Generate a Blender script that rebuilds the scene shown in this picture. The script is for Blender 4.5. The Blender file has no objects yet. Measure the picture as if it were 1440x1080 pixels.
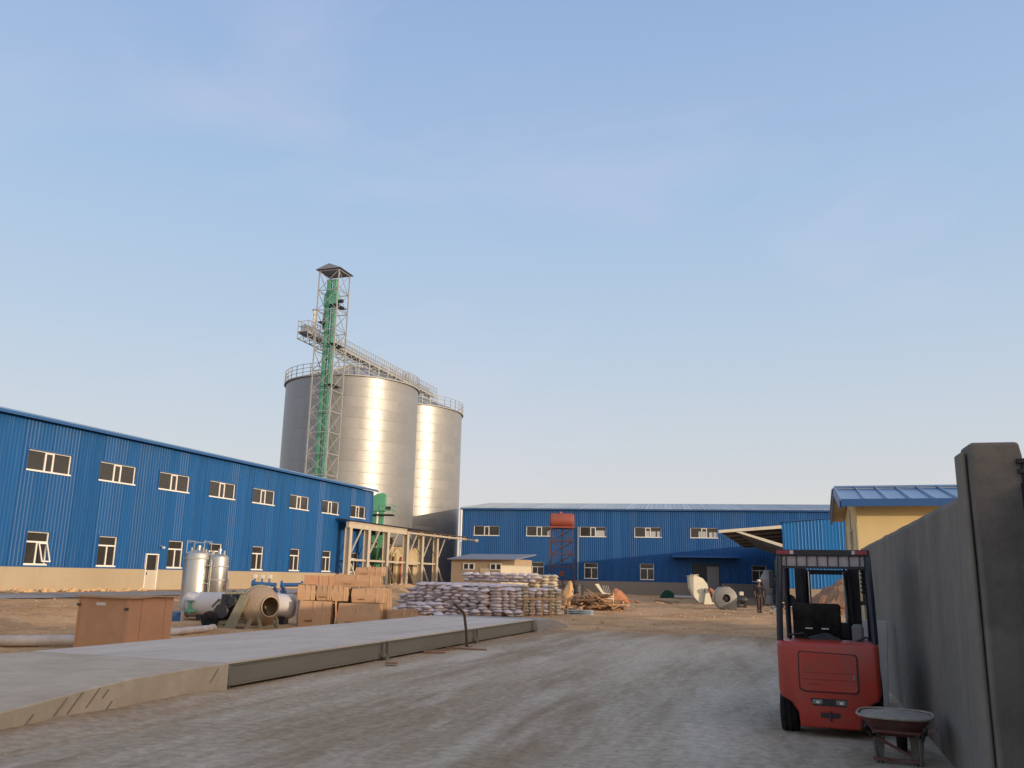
import bpy, bmesh, math, random
from mathutils import Vector, Matrix, noise
R = math.radians
random.seed(7)
sc = bpy.context.scene
COL = sc.collection

# ------------------------------------------------------------------ camera, sky, sun, exposure
# world axes follow the yard: Y runs along the boundary wall, X to the right, metres
cam = bpy.data.objects.new('camera', bpy.data.cameras.new('camera'))
COL.objects.link(cam)
cam.location = (0, 0, 1.65)
_p, _r, _t = math.atan(271 / 1206), math.atan(.02), R(18.2)
_F0 = Vector((-math.sin(_t), math.cos(_t), 0)); _R0 = Vector((math.cos(_t), math.sin(_t), 0)); _U0 = Vector((0, 0, 1))
_F = _F0 * math.cos(_p) + _U0 * math.sin(_p); _U = _U0 * math.cos(_p) - _F0 * math.sin(_p)
_ix = _R0 * math.cos(_r) + _U * math.sin(_r); _iu = _U * math.cos(_r) - _R0 * math.sin(_r)
cam.rotation_euler = Matrix((_ix, _iu, -_F)).transposed().to_euler()
cam.data.sensor_width = 36; cam.data.lens = 36 * 1206 / 1440
cam.data.clip_start = .1; cam.data.clip_end = 6000
sc.camera = cam

SUN_EL, SUN_AZ = R(6.0), R(110.7)      # azimuth clockwise from +Y
world = bpy.data.worlds.new('World'); sc.world = world; world.use_nodes = True
wn, wl = world.node_tree.nodes, world.node_tree.links
bg = wn['Background']
sky = wn.new('ShaderNodeTexSky'); sky.sky_type = 'NISHITA'; sky.sun_disc = False
sky.sun_elevation = SUN_EL; sky.sun_rotation = SUN_AZ
sky.dust_density = 1.0; sky.ozone_density = 4.0
tc = wn.new('ShaderNodeTexCoord'); sx = wn.new('ShaderNodeSeparateXYZ'); wl.new(tc.outputs['Generated'], sx.inputs[0])
ramp = wn.new('ShaderNodeValToRGB'); wl.new(sx.outputs['Z'], ramp.inputs[0])
els = ramp.color_ramp.elements
stops = [(0.0, (8.7, 8.0, 7.5)), (.07, (8.4, 8.1, 7.9)), (.15, (7.4, 7.9, 8.4)), (.26, (6.1, 7.4, 8.9)), (.42, (4.7, 6.5, 9.0)), (.60, (3.8, 5.4, 8.4)), (.80, (3.3, 4.5, 7.6)), (1, (2.8, 3.9, 7.0))]
els[0].position, els[0].color = stops[0][0], (*[c / 10 for c in stops[0][1]], 1)
els[1].position, els[1].color = stops[-1][0], (*[c / 10 for c in stops[-1][1]], 1)
for p, c in stops[1:-1]:
    e = els.new(p); e.color = (*[v / 10 for v in c], 1)
sc10 = wn.new('ShaderNodeVectorMath'); sc10.operation = 'SCALE'; sc10.inputs['Scale'].default_value = 10
wl.new(ramp.outputs[0], sc10.inputs[0])
mixs = wn.new('ShaderNodeMix'); mixs.data_type = 'RGBA'; mixs.inputs[0].default_value = .8
wl.new(sky.outputs[0], mixs.inputs[6]); wl.new(sc10.outputs[0], mixs.inputs[7])
# thin high cirrus, faintly pink
mp = wn.new('ShaderNodeMapping'); mp.inputs['Scale'].default_value = (1.2, 2.2, 3.5); mp.inputs['Rotation'].default_value = (0, 0, .5)
wl.new(tc.outputs['Generated'], mp.inputs[0])
cn = wn.new('ShaderNodeTexNoise'); cn.inputs['Scale'].default_value = 1.6; cn.inputs['Detail'].default_value = 5; cn.inputs['Distortion'].default_value = .6
wl.new(mp.outputs[0], cn.inputs['Vector'])
cr = wn.new('ShaderNodeValToRGB'); cr.color_ramp.elements[0].position = .5; cr.color_ramp.elements[1].position = .82
cr.color_ramp.elements[1].color = (.3, .3, .3, 1); wl.new(cn.outputs[0], cr.inputs[0])
mixc = wn.new('ShaderNodeMix'); mixc.data_type = 'RGBA'; mixc.inputs[7].default_value = (7.4, 6.9, 8.5, 1)
wl.new(cr.outputs[0], mixc.inputs[0]); wl.new(mixs.outputs[2], mixc.inputs[6])
# broad warm aureole round the low sun, added out of view to warm shade
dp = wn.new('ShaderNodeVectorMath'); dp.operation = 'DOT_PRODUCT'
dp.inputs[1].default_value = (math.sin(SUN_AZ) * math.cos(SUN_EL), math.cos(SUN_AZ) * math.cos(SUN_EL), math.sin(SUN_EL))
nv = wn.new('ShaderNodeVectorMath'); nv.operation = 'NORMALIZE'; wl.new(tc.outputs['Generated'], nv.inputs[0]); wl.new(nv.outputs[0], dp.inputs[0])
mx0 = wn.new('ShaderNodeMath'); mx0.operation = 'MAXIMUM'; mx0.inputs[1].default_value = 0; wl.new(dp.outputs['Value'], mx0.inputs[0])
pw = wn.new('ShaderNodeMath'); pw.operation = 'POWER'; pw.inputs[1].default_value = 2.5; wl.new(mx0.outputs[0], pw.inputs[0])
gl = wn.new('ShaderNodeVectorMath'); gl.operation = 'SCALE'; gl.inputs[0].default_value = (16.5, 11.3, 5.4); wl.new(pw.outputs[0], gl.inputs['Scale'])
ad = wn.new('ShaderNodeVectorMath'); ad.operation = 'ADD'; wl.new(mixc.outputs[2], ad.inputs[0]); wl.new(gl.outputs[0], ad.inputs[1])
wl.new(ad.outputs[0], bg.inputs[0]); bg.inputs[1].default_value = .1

sun = bpy.data.objects.new('sun', bpy.data.lights.new('sun', 'SUN')); COL.objects.link(sun)
sun.data.energy = 3.2; sun.data.angle = R(.6); sun.data.color = (1, .78, .53)
_sd = Vector((math.sin(SUN_AZ) * math.cos(SUN_EL), math.cos(SUN_AZ) * math.cos(SUN_EL), math.sin(SUN_EL)))
sun.rotation_euler = _sd.to_track_quat('Z', 'Y').to_euler(); sun.location = _sd * 200
sc.view_settings.view_transform = 'Standard'; sc.view_settings.look = 'None'
sc.view_settings.exposure = 0; sc.view_settings.gamma = 1; sc.view_settings.use_curve_mapping = False

# ------------------------------------------------------------------ materials
def mat(name, col, rough=.6, metal=0., var=.12, vscale=3., bump=0., bscale=40., stretch=(1, 1, 1), dirt=None, dscale=.8, damt=.5, rnd=0., spec=.5, coat=0., streak=None):
    m = bpy.data.materials.new(name); m.use_nodes = True
    if rough >= .8: spec = min(spec, .12)
    n, l = m.node_tree.nodes, m.node_tree.links; b = n['Principled BSDF']
    b.inputs['Roughness'].default_value = rough; b.inputs['Metallic'].default_value = metal
    b.inputs['Specular IOR Level'].default_value = spec; b.inputs['Coat Weight'].default_value = coat
    tc = n.new('ShaderNodeTexCoord'); mp = n.new('ShaderNodeMapping'); mp.inputs['Scale'].default_value = stretch
    l.new(tc.outputs['Object'], mp.inputs[0])
    ns = n.new('ShaderNodeTexNoise'); ns.inputs['Scale'].default_value = vscale; ns.inputs['Detail'].default_value = 6; ns.inputs['Roughness'].default_value = .65
    l.new(mp.outputs[0], ns.inputs['Vector'])
    mr = n.new('ShaderNodeMapRange'); mr.inputs[1].default_value = .25; mr.inputs[2].default_value = .75
    mr.inputs[3].default_value = 1 - var; mr.inputs[4].default_value = 1 + var
    l.new(ns.outputs[0], mr.inputs[0]); val = mr.outputs[0]
    if rnd:
        oi = n.new('ShaderNodeObjectInfo'); r2 = n.new('ShaderNodeMapRange'); r2.inputs[3].default_value = 1 - rnd; r2.inputs[4].default_value = 1 + rnd
        l.new(oi.outputs['Random'], r2.inputs[0])
        mm = n.new('ShaderNodeMath'); mm.operation = 'MULTIPLY'; l.new(val, mm.inputs[0]); l.new(r2.outputs[0], mm.inputs[1]); val = mm.outputs[0]
    vs = n.new('ShaderNodeVectorMath'); vs.operation = 'SCALE'; vs.inputs[0].default_value = col; l.new(val, vs.inputs['Scale'])
    out = vs.outputs[0]
    if dirt:
        dn = n.new('ShaderNodeTexNoise'); dn.inputs['Scale'].default_value = dscale; dn.inputs['Detail'].default_value = 8; dn.inputs['Roughness'].default_value = .7
        l.new(mp.outputs[0], dn.inputs['Vector'])
        dr = n.new('ShaderNodeMapRange'); dr.inputs[1].default_value = .42; dr.inputs[2].default_value = .68; dr.inputs[4].default_value = damt
        l.new(dn.outputs[0], dr.inputs[0])
        mx = n.new('ShaderNodeMix'); mx.data_type = 'RGBA'; mx.inputs[7].default_value = (*dirt, 1)
        l.new(dr.outputs[0], mx.inputs[0]); l.new(out, mx.inputs[6]); out = mx.outputs[2]
    if streak:
        m3 = n.new('ShaderNodeMapping'); m3.inputs['Scale'].default_value = (2.2, 2.2, .1); l.new(tc.outputs['Object'], m3.inputs[0])
        n3 = n.new('ShaderNodeTexNoise'); n3.inputs['Scale'].default_value = 2.5; n3.inputs['Detail'].default_value = 6; n3.inputs['Roughness'].default_value = .7; l.new(m3.outputs[0], n3.inputs['Vector'])
        r3 = n.new('ShaderNodeMapRange'); r3.inputs[1].default_value = .5; r3.inputs[2].default_value = .75; r3.inputs[4].default_value = streak[3]; l.new(n3.outputs[0], r3.inputs[0])
        x3 = n.new('ShaderNodeMix'); x3.data_type = 'RGBA'; x3.inputs[7].default_value = (*streak[:3], 1); l.new(r3.outputs[0], x3.inputs[0]); l.new(out, x3.inputs[6]); out = x3.outputs[2]
    l.new(out, b.inputs['Base Color'])
    if bump:
        bn = n.new('ShaderNodeTexNoise'); bn.inputs['Scale'].default_value = bscale; bn.inputs['Detail'].default_value = 5
        l.new(mp.outputs[0], bn.inputs['Vector'])
        bu = n.new('ShaderNodeBump'); bu.inputs['Strength'].default_value = 1; bu.inputs['Distance'].default_value = bump
        l.new(bn.outputs[0], bu.inputs['Height']); l.new(bu.outputs[0], b.inputs['Normal'])
    return m

M = {}
M['blue'] = mat('blue_sheet', (.006, .078, .25), .45, var=.1, vscale=.6, stretch=(1, 1, .25), rnd=.09, dirt=(.02, .10, .25), dscale=.5, damt=.3, spec=.25, streak=(.07, .15, .27, .45))
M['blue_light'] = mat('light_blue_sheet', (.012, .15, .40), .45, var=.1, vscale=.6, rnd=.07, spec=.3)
M['blue_trim'] = mat('blue_trim', (.02, .09, .26), .4, var=.1)
M['blue_roof'] = mat('blue_roof_sheet', (.12, .23, .40), .3, var=.1, vscale=.8, rnd=.06, dirt=(.2, .24, .3), dscale=.7, damt=.35)
M['pale_roof'] = mat('pale_roof_sheet', (.36, .41, .46), .35, var=.15, rnd=.12)
M['plinth'] = mat('plinth_render', (.40, .33, .235), .9, var=.12, vscale=.7, bump=.01, bscale=12, dirt=(.30, .22, .14), dscale=.35, damt=.55, streak=(.30, .23, .15, .3))
M['white'] = mat('white_frame', (.74, .72, .68), .45, var=.06)
M['glass'] = mat('window_glass', (.042, .039, .036), .08, var=.3, vscale=.5, spec=.4)
M['glass_lit'] = mat('pale_board_behind_glass', (.45, .45, .44), .5, var=.1)
M['dark'] = mat('dark_steel', (.022, .022, .026), .5, var=.2)
M['black'] = mat('black_rubber', (.012, .012, .013), .8, var=.3, vscale=8, dirt=(.09, .075, .06), dscale=3, damt=.4)
M['galv'] = mat('galvanised_steel', (.50, .49, .47), .42, metal=.75, var=.12, vscale=2)
M['galv_dull'] = mat('dull_galvanised_bar', (.37, .375, .37), .55, metal=.15, var=.12, vscale=2)
M['green'] = mat('green_paint', (.085, .33, .20), .45, var=.15, vscale=1.2, dirt=(.2, .38, .28), damt=.5)
M['cream_steel'] = mat('cream_painted_steel', (.50, .44, .35), .5, var=.1, vscale=2, dirt=(.4, .3, .2), damt=.3)
M['cream_wall'] = mat('cream_render', (.80, .60, .30), .9, var=.06, vscale=1, bump=.004, bscale=25)
M['cream_wall2'] = mat('dull_cream_render', (.56, .46, .30), .9, var=.1, vscale=1, dirt=(.3, .23, .15), damt=.5)
M['concrete'] = mat('grey_concrete', (.25, .215, .175), .92, var=.16, vscale=1.3, bump=.012, bscale=9, dirt=(.13, .12, .10), dscale=.7, damt=.5, streak=(.12, .11, .095, .4))
M['pier'] = mat('pier_render', (.21, .185, .155), .92, var=.2, vscale=1.8, bump=.012, bscale=9, dirt=(.12, .10, .085), dscale=1.2, damt=.7, streak=(.11, .095, .08, .5))
M['ramp'] = mat('ramp_concrete', (.54, .45, .335), .92, var=.14, vscale=1.5, bump=.012, bscale=8, dirt=(.36, .28, .19), dscale=1.1, damt=.6)
M['deck'] = mat('deck_paint', (.62, .535, .44), .8, var=.08, vscale=.8, stretch=(1, .3, 1), dirt=(.44, .36, .28), dscale=1.2, damt=.6, spec=.2)
M['beam'] = mat('grey_green_beam', (.20, .185, .145), .6, var=.14, vscale=1.2, stretch=(1, .4, 1), dirt=(.2, .16, .12), dscale=1, damt=.4)
M['red'] = mat('red_paint', (.48, .042, .024), .38, var=.12, vscale=2.5, dirt=(.24, .10, .07), dscale=3.0, damt=.55, coat=.1, streak=(.22, .08, .06, .4))
M['red2'] = mat('dark_red_paint', (.28, .02, .02), .45, var=.12, vscale=3)
M['rust_red'] = mat('rusty_red_paint', (.30, .06, .042), .6, var=.25, vscale=2, dirt=(.25, .1, .06), damt=.6)
M['rust'] = mat('rusty_lattice', (.075, .04, .05), .7, var=.25, vscale=4)
M['carton'] = mat('brown_cardboard', (.46, .29, .175), .85, var=.1, vscale=2.5, rnd=.14, bump=.004, bscale=14)
M['carton_red'] = mat('reddish_cardboard', (.50, .275, .15), .8, var=.14, vscale=1.6, dirt=(.38, .19, .10), dscale=2, damt=.5)
M['carton_pink'] = mat('pinkish_cardboard', (.50, .27, .16), .85, var=.1, vscale=2)
M['tape'] = mat('tan_tape', (.50, .33, .19), .4, var=.1)
M['tape_dark'] = mat('dark_strap', (.05, .045, .04), .5)
M['print_brown'] = mat('brown_print', (.16, .08, .045), .8)
M['label'] = mat('pale_sticker', (.6, .55, .5), .5, var=.25, vscale=30)
M['sack'] = mat('woven_sack', (.64, .555, .53), .75, var=.14, vscale=5, rnd=.16, dirt=(.44, .36, .36), dscale=7, damt=.6)
M['sack_cream'] = mat('cream_woven_sack', (.60, .52, .40), .75, var=.14, vscale=5, rnd=.14, dirt=(.42, .33, .24), dscale=4, damt=.35)
M['steel'] = mat('polished_tank_steel', (.50, .48, .44), .34, metal=.8, var=.06, vscale=1.5)
M['white_tank'] = mat('white_tank_paint', (.60, .57, .55), .5, var=.1, vscale=2, dirt=(.42, .34, .28), dscale=2, damt=.4)
M['mixer'] = mat('cement_caked_drum', (.38, .28, .19), .85, var=.2, vscale=3, bump=.015, bscale=14, dirt=(.25, .19, .14), dscale=3, damt=.6)
M['mixer_frame'] = mat('cement_caked_frame', (.27, .25, .18), .85, var=.2, vscale=4, dirt=(.16, .14, .1), damt=.5)
M['pipe_blue'] = mat('blue_valve_paint', (.03, .10, .26), .4, var=.15)
M['pvc'] = mat('dusty_white_pipe', (.56, .50, .45), .5, var=.15, vscale=3, dirt=(.36, .27, .19), dscale=2, damt=.6)
M['wood'] = mat('weathered_timber', (.42, .27, .15), .85, var=.22, vscale=5, rnd=.25, stretch=(1, 1, 1))
M['wood_dark'] = mat('dark_old_timber', (.26, .16, .10), .9, var=.25, vscale=5, rnd=.3)
M['machine_white'] = mat('cream_white_machine_paint', (.72, .67, .52), .5, var=.08, dirt=(.5, .4, .28), damt=.3)
M['machine_grey'] = mat('grey_machine_paint', (.21, .20, .19), .5, var=.1)
M['orange'] = mat('orange_rubble', (.45, .2, .11), .9, var=.2, vscale=3, bump=.02, bscale=8, rnd=.2)
M['hut'] = mat('hut_render', (.40, .30, .20), .92, var=.12, vscale=.8, dirt=(.28, .2, .13), damt=.5)
M['hut_roof'] = mat('grey_blue_roof', (.19, .20, .23), .6, var=.12)
M['brown_soffit'] = mat('brown_soffit_sheet', (.10, .06, .04), .7, var=.15)
M['skin'] = mat('skin', (.12, .06, .035), .6)
M['cloth_dark'] = mat('dark_cloth', (.03, .028, .035), .9, var=.2, vscale=8)
M['cloth_brown'] = mat('brown_cloth', (.07, .05, .045), .9, var=.2, vscale=8)
M['cap'] = mat('pale_cap_cloth', (.62, .55, .45), .9)
M['green_net'] = mat('dark_green_sheet', (.015, .05, .032), .8, var=.25)
M['chrome'] = mat('bright_chrome', (.85, .84, .82), .15, metal=1., var=.03)
M['lamp'] = mat('lamp_lens', (.24, .22, .19), .15, var=.2, vscale=20)
M['panel_pale'] = mat('dusty_clear_panel', (.40, .35, .34), .5, var=.25, vscale=8, dirt=(.3, .24, .22), damt=.5)
M['sticker_red'] = mat('red_sticker', (.33, .04, .06), .5, var=.3, vscale=25)
M['cement'] = mat('dried_cement', (.36, .31, .24), .95, var=.25, vscale=9, bump=.01, bscale=30)
M['board'] = mat('grey_board', (.52, .47, .40), .8, var=.1, vscale=3)
M['navy'] = mat('navy_steel', (.013, .016, .028), .45, var=.15)
M['rubble'] = mat('pale_rubble', (.58, .38, .20), .95, var=.3, vscale=6)

def soil_mat(name, a, b, c, stretch, bump, spill=None):
    m = bpy.data.materials.new(name); m.use_nodes = True
    n, l = m.node_tree.nodes, m.node_tree.links; bs = n['Principled BSDF']; bs.inputs['Roughness'].default_value = .95
    bs.inputs['Specular IOR Level'].default_value = .06
    tc = n.new('ShaderNodeTexCoord'); mp = n.new('ShaderNodeMapping'); mp.inputs['Scale'].default_value = stretch; l.new(tc.outputs['Object'], mp.inputs[0])
    def nz(scale, det, lo, hi, vec):
        t = n.new('ShaderNodeTexNoise'); t.inputs['Scale'].default_value = scale; t.inputs['Detail'].default_value = det; t.inputs['Roughness'].default_value = .66; t.inputs['Distortion'].default_value = .35
        l.new(vec, t.inputs['Vector']); r = n.new('ShaderNodeMapRange'); r.inputs[1].default_value = lo; r.inputs[2].default_value = hi
        l.new(t.outputs[0], r.inputs[0]); return r.outputs[0], t.outputs[0]
    def mix(fac, c1, c2, first=None):
        x = n.new('ShaderNodeMix'); x.data_type = 'RGBA'
        if first is None: x.inputs[6].default_value = (*c1, 1)
        else: l.new(first, x.inputs[6])
        x.inputs[7].default_value = (*c2, 1); l.new(fac, x.inputs[0]); return x.outputs[2]
    f1, _ = nz(.35, 7, .42, .58, mp.outputs[0]); f2, _ = nz(1.3, 8, .45, .72, mp.outputs[0]); f3, raw = nz(9, 9, .3, .75, tc.outputs['Object'])
    o = mix(f1, a, b); 
    h = n.new('ShaderNodeMath'); h.operation = 'MULTIPLY'; h.inputs[1].default_value = .6; l.new(f2, h.inputs[0])
    o = mix(h.outputs[0], a, c, o)
    if spill:
        sp = n.new('ShaderNodeSeparateXYZ'); l.new(tc.outputs['Object'], sp.inputs[0]); masks = []
        for sock, lo, hi in (('Y', 20.5, 29.0), ('X', -5.6, -8.3)):
            q = n.new('ShaderNodeMapRange'); q.inputs[1].default_value = lo; q.inputs[2].default_value = hi; l.new(sp.outputs[sock], q.inputs[0]); masks.append(q.outputs[0])
        mxx = n.new('ShaderNodeMath'); mxx.operation = 'MAXIMUM'; l.new(masks[0], mxx.inputs[0]); l.new(masks[1], mxx.inputs[1])
        f4, r4 = nz(.9, 8, .3, .7, mp.outputs[0]); sb_ = n.new('ShaderNodeMath'); sb_.operation = 'MULTIPLY_ADD'; sb_.inputs[1].default_value = 1.5; sb_.inputs[2].default_value = -.45; l.new(mxx.outputs[0], sb_.inputs[0])
        a4 = n.new('ShaderNodeMath'); a4.operation = 'ADD'; l.new(sb_.outputs[0], a4.inputs[0])
        s4 = n.new('ShaderNodeMath'); s4.operation = 'MULTIPLY_ADD'; s4.inputs[1].default_value = .9; s4.inputs[2].default_value = -.45; l.new(f4, s4.inputs[0]); l.new(s4.outputs[0], a4.inputs[1]); a4.use_clamp = True
        o = mix(a4.outputs[0], a, spill, o)
    if spill:
        m5 = n.new('ShaderNodeMapping'); m5.inputs['Scale'].default_value = (1.5, .13, 1); m5.inputs['Rotation'].default_value = (0, 0, .05); l.new(tc.outputs['Object'], m5.inputs[0])
        f5, _ = nz(1.4, 5, .50, .62, m5.outputs[0]); h5 = n.new('ShaderNodeMath'); h5.operation = 'MULTIPLY'; h5.inputs[1].default_value = .26; l.new(f5, h5.inputs[0]); o = mix(h5.outputs[0], a, c, o)
        m6 = n.new('ShaderNodeMapping'); m6.inputs['Scale'].default_value = (1.9, .16, 1); m6.inputs['Location'].default_value = (7, 3, 0); m6.inputs['Rotation'].default_value = (0, 0, -.08); l.new(tc.outputs['Object'], m6.inputs[0])
        f6, _ = nz(1.2, 5, .52, .66, m6.outputs[0]); h6 = n.new('ShaderNodeMath'); h6.operation = 'MULTIPLY'; h6.inputs[1].default_value = .24; l.new(f6, h6.inputs[0]); o = mix(h6.outputs[0], a, b, o)
    sc_ = n.new('ShaderNodeMapRange'); sc_.inputs[3].default_value = .7; sc_.inputs[4].default_value = 1.25; l.new(f3, sc_.inputs[0])
    v = n.new('ShaderNodeVectorMath'); v.operation = 'SCALE'; l.new(o, v.inputs[0]); l.new(sc_.outputs[0], v.inputs['Scale'])
    l.new(v.outputs[0], bs.inputs['Base Color'])
    add = n.new('ShaderNodeMath'); add.operation = 'ADD'; l.new(raw, add.inputs[0]); l.new(f2, add.inputs[1])
    bu = n.new('ShaderNodeBump'); bu.inputs['Strength'].default_value = 1; bu.inputs['Distance'].default_value = bump
    l.new(add.outputs[0], bu.inputs['Height']); l.new(bu.outputs[0], bs.inputs['Normal'])
    return m
M['soil'] = soil_mat('orange_soil', (.62, .385, .195), (.46, .27, .13), (.67, .47, .29), (1, .8, 1), .03)
M['road'] = soil_mat('dusty_concrete', (.54, .455, .335), (.34, .26, .17), (.66, .585, .465), (1.0, .2, 1), .008, (.40, .265, .15))
M['path'] = soil_mat('pale_concrete_strip', (.40, .37, .34), (.33, .30, .27), (.44, .41, .38), (1, .3, 1), .006)

def silo_mat():
    m = bpy.data.materials.new('silo_galvanised_sheet'); m.use_nodes = True
    n, l = m.node_tree.nodes, m.node_tree.links; b = n['Principled BSDF']
    b.inputs['Metallic'].default_value = .42; b.inputs['Specular IOR Level'].default_value = .3; b.inputs['Roughness'].default_value = .34
    tc = n.new('ShaderNodeTexCoord'); s = n.new('ShaderNodeSeparateXYZ'); l.new(tc.outputs['Object'], s.inputs[0])
    oi = n.new('ShaderNodeObjectInfo')
    at = n.new('ShaderNodeMath'); at.operation = 'ARCTAN2'; l.new(s.outputs[1], at.inputs[0]); l.new(s.outputs[0], at.inputs[1])
    ml = n.new('ShaderNodeMath'); ml.operation = 'MULTIPLY_ADD'; ml.inputs[1].default_value = 18 / (2 * math.pi); l.new(at.outputs[0], ml.inputs[0])
    r10 = n.new('ShaderNodeMath'); r10.operation = 'MULTIPLY'; r10.inputs[1].default_value = 7; l.new(oi.outputs['Random'], r10.inputs[0]); l.new(r10.outputs[0], ml.inputs[2])
    fl = n.new('ShaderNodeMath'); fl.operation = 'FLOOR'; l.new(ml.outputs[0], fl.inputs[0])
    cb = n.new('ShaderNodeCombineXYZ'); l.new(fl.outputs[0], cb.inputs[0]); l.new(oi.outputs['Random'], cb.inputs[1])
    wn_ = n.new('ShaderNodeTexWhiteNoise'); wn_.noise_dimensions = '2D'; l.new(cb.outputs[0], wn_.inputs[0])
    mr = n.new('ShaderNodeMapRange'); mr.inputs[3].default_value = .94; mr.inputs[4].default_value = 1.06; l.new(wn_.outputs[0], mr.inputs[0])
    ns = n.new('ShaderNodeTexNoise'); ns.inputs['Scale'].default_value = .8; ns.inputs['Detail'].default_value = 6; l.new(tc.outputs['Object'], ns.inputs['Vector'])
    m2 = n.new('ShaderNodeMapRange'); m2.inputs[3].default_value = .9; m2.inputs[4].default_value = 1.1; l.new(ns.outputs[0], m2.inputs[0])
    mm = n.new('ShaderNodeMath'); mm.operation = 'MULTIPLY'; l.new(mr.outputs[0], mm.inputs[0]); l.new(m2.outputs[0], mm.inputs[1])
    v = n.new('ShaderNodeVectorMath'); v.operation = 'SCALE'; v.inputs[0].default_value = (.30, .30, .30); l.new(mm.outputs[0], v.inputs['Scale']); l.new(v.outputs[0], b.inputs['Base Color'])
    rr = n.new('ShaderNodeMapRange'); rr.inputs[3].default_value = .35; rr.inputs[4].default_value = .43; l.new(wn_.outputs[0], rr.inputs[0]); l.new(rr.outputs[0], b.inputs['Roughness'])
    n2 = n.new('ShaderNodeTexNoise'); n2.inputs['Scale'].default_value = 1.1; n2.inputs['Detail'].default_value = 3; gp = n.new('ShaderNodeNewGeometry'); l.new(gp.outputs['Position'], n2.inputs['Vector'])
    bu = n.new('ShaderNodeBump'); bu.inputs['Strength'].default_value = 1; bu.inputs['Distance'].default_value = .014; l.new(n2.outputs[0], bu.inputs['Height']); l.new(bu.outputs[0], b.inputs['Normal'])
    return m
M['silo'] = silo_mat()

# ------------------------------------------------------------------ mesh helpers
class MB:
    def __init__(s): s.v = []; s.f = []
    def add(s, vs, fs):
        o = len(s.v); s.v += [tuple(v) for v in vs]; s.f += [tuple(i + o for i in f) for f in fs]; return s
    def box(s, x0, x1, y0, y1, z0, z1):
        return s.add([(x0, y0, z0), (x1, y0, z0), (x1, y1, z0), (x0, y1, z0), (x0, y0, z1), (x1, y0, z1), (x1, y1, z1), (x0, y1, z1)],
                     [(0, 3, 2, 1), (4, 5, 6, 7), (0, 1, 5, 4), (1, 2, 6, 5), (2, 3, 7, 6), (3, 0, 4, 7)])
    def bar(s, p, q, w=.06, h=None, up=(0, 0, 1)):
        h = h or w; p, q = Vector(p), Vector(q); d = (q - p).normalized(); u = Vector(up)
        if abs(d.dot(u)) > .95: u = Vector((0, 1, 0))
        a = d.cross(u).normalized() * (w / 2); b = a.cross(d).normalized() * (h / 2)
        vs = [c + i * a + j * b for c in (p, q) for i, j in ((-1, -1), (1, -1), (1, 1), (-1, 1))]
        return s.add(vs, [(0, 1, 2, 3), (7, 6, 5, 4), (0, 4, 5, 1), (1, 5, 6, 2), (2, 6, 7, 3), (3, 7, 4, 0)])
    def tube(s, pts, r, n=10, cap=True):
        pts = [Vector(p) for p in pts]; rs = r if isinstance(r, (list, tuple)) else [r] * len(pts); rings = []; pa = None
        for i, p in enumerate(pts):
            d = (pts[min(i + 1, len(pts) - 1)] - pts[max(i - 1, 0)]).normalized()
            if pa is None:
                u = Vector((0, 0, 1)) if abs(d.z) < .9 else Vector((1, 0, 0)); pa = d.cross(u).normalized()
            pa = (pa - d * pa.dot(d)).normalized(); pb = d.cross(pa)
            rings.append([p + (pa * math.cos(2 * math.pi * k / n) + pb * math.sin(2 * math.pi * k / n)) * rs[i] for k in range(n)])
        o = [v for rg in rings for v in rg]; f = []
        for i in range(len(pts) - 1):
            for k in range(n):
                k2 = (k + 1) % n; f.append((i * n + k, i * n + k2, (i + 1) * n + k2, (i + 1) * n + k))
        if cap: f += [tuple(range(n - 1, -1, -1)), tuple((len(pts) - 1) * n + k for k in range(n))]
        return s.add(o, f)
    def lathe(s, prof, c=(0, 0, 0), axis=(0, 0, 1), n=24):
        ax = Vector(axis).normalized(); c = Vector(c)
        return s.tube([c + ax * z for r, z in prof], [max(r, .0005) for r, z in prof], n) if False else s._lathe(prof, c, ax, n)
    def _lathe(s, prof, c, ax, n):
        u = Vector((1, 0, 0)) if abs(ax.x) < .9 else Vector((0, 1, 0)); a = (u - ax * u.dot(ax)).normalized(); b = ax.cross(a)
        vs = [c + ax * z + (a * math.cos(2 * math.pi * k / n) + b * math.sin(2 * math.pi * k / n)) * max(r, .0005) for r, z in prof for k in range(n)]
        f = [(i * n + k, i * n + (k + 1) % n, (i + 1) * n + (k + 1) % n, (i + 1) * n + k) for i in range(len(prof) - 1) for k in range(n)]
        return s.add(vs, f)
    def prism(s, poly, a0, a1, axis='x'):
        n = len(poly)
        def P(a, q): return (a, q[0], q[1]) if axis == 'x' else ((q[0], a, q[1]) if axis == 'y' else (q[0], q[1], a))
        vs = [P(a0, q) for q in poly] + [P(a1, q) for q in poly]
        return s.add(vs, [tuple(range(n)), tuple(range(2 * n - 1, n - 1, -1))] + [(i, i + n, (i + 1) % n + n, (i + 1) % n) for i in range(n)])
    def mesh(s, name, m, smooth=False, bevel=0., seg=1):
        me = bpy.data.meshes.new(name); me.from_pydata(s.v, [], s.f); me.update()
        bm = bmesh.new(); bm.from_mesh(me)
        bmesh.ops.recalc_face_normals(bm, faces=bm.faces)
        if bevel:
            es = [e for e in bm.edges if len(e.link_faces) == 2 and e.calc_face_angle(0) > R(25)]
            bmesh.ops.bevel(bm, geom=es, offset=bevel, segments=seg, affect='EDGES', clamp_overlap=True, profile=.5)
        if smooth:
            for f in bm.faces: f.smooth = True
            for e in bm.edges:
                if len(e.link_faces) == 2 and e.calc_face_angle(0) > R(40): e.smooth = False
        bm.to_mesh(me); bm.free(); me.materials.append(m); return me
    def build(s, name, m, parent=None, smooth=False, bevel=0., seg=1, **kw):
        return link(name, s.mesh(name, m, smooth, bevel, seg), parent, **kw)

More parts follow.
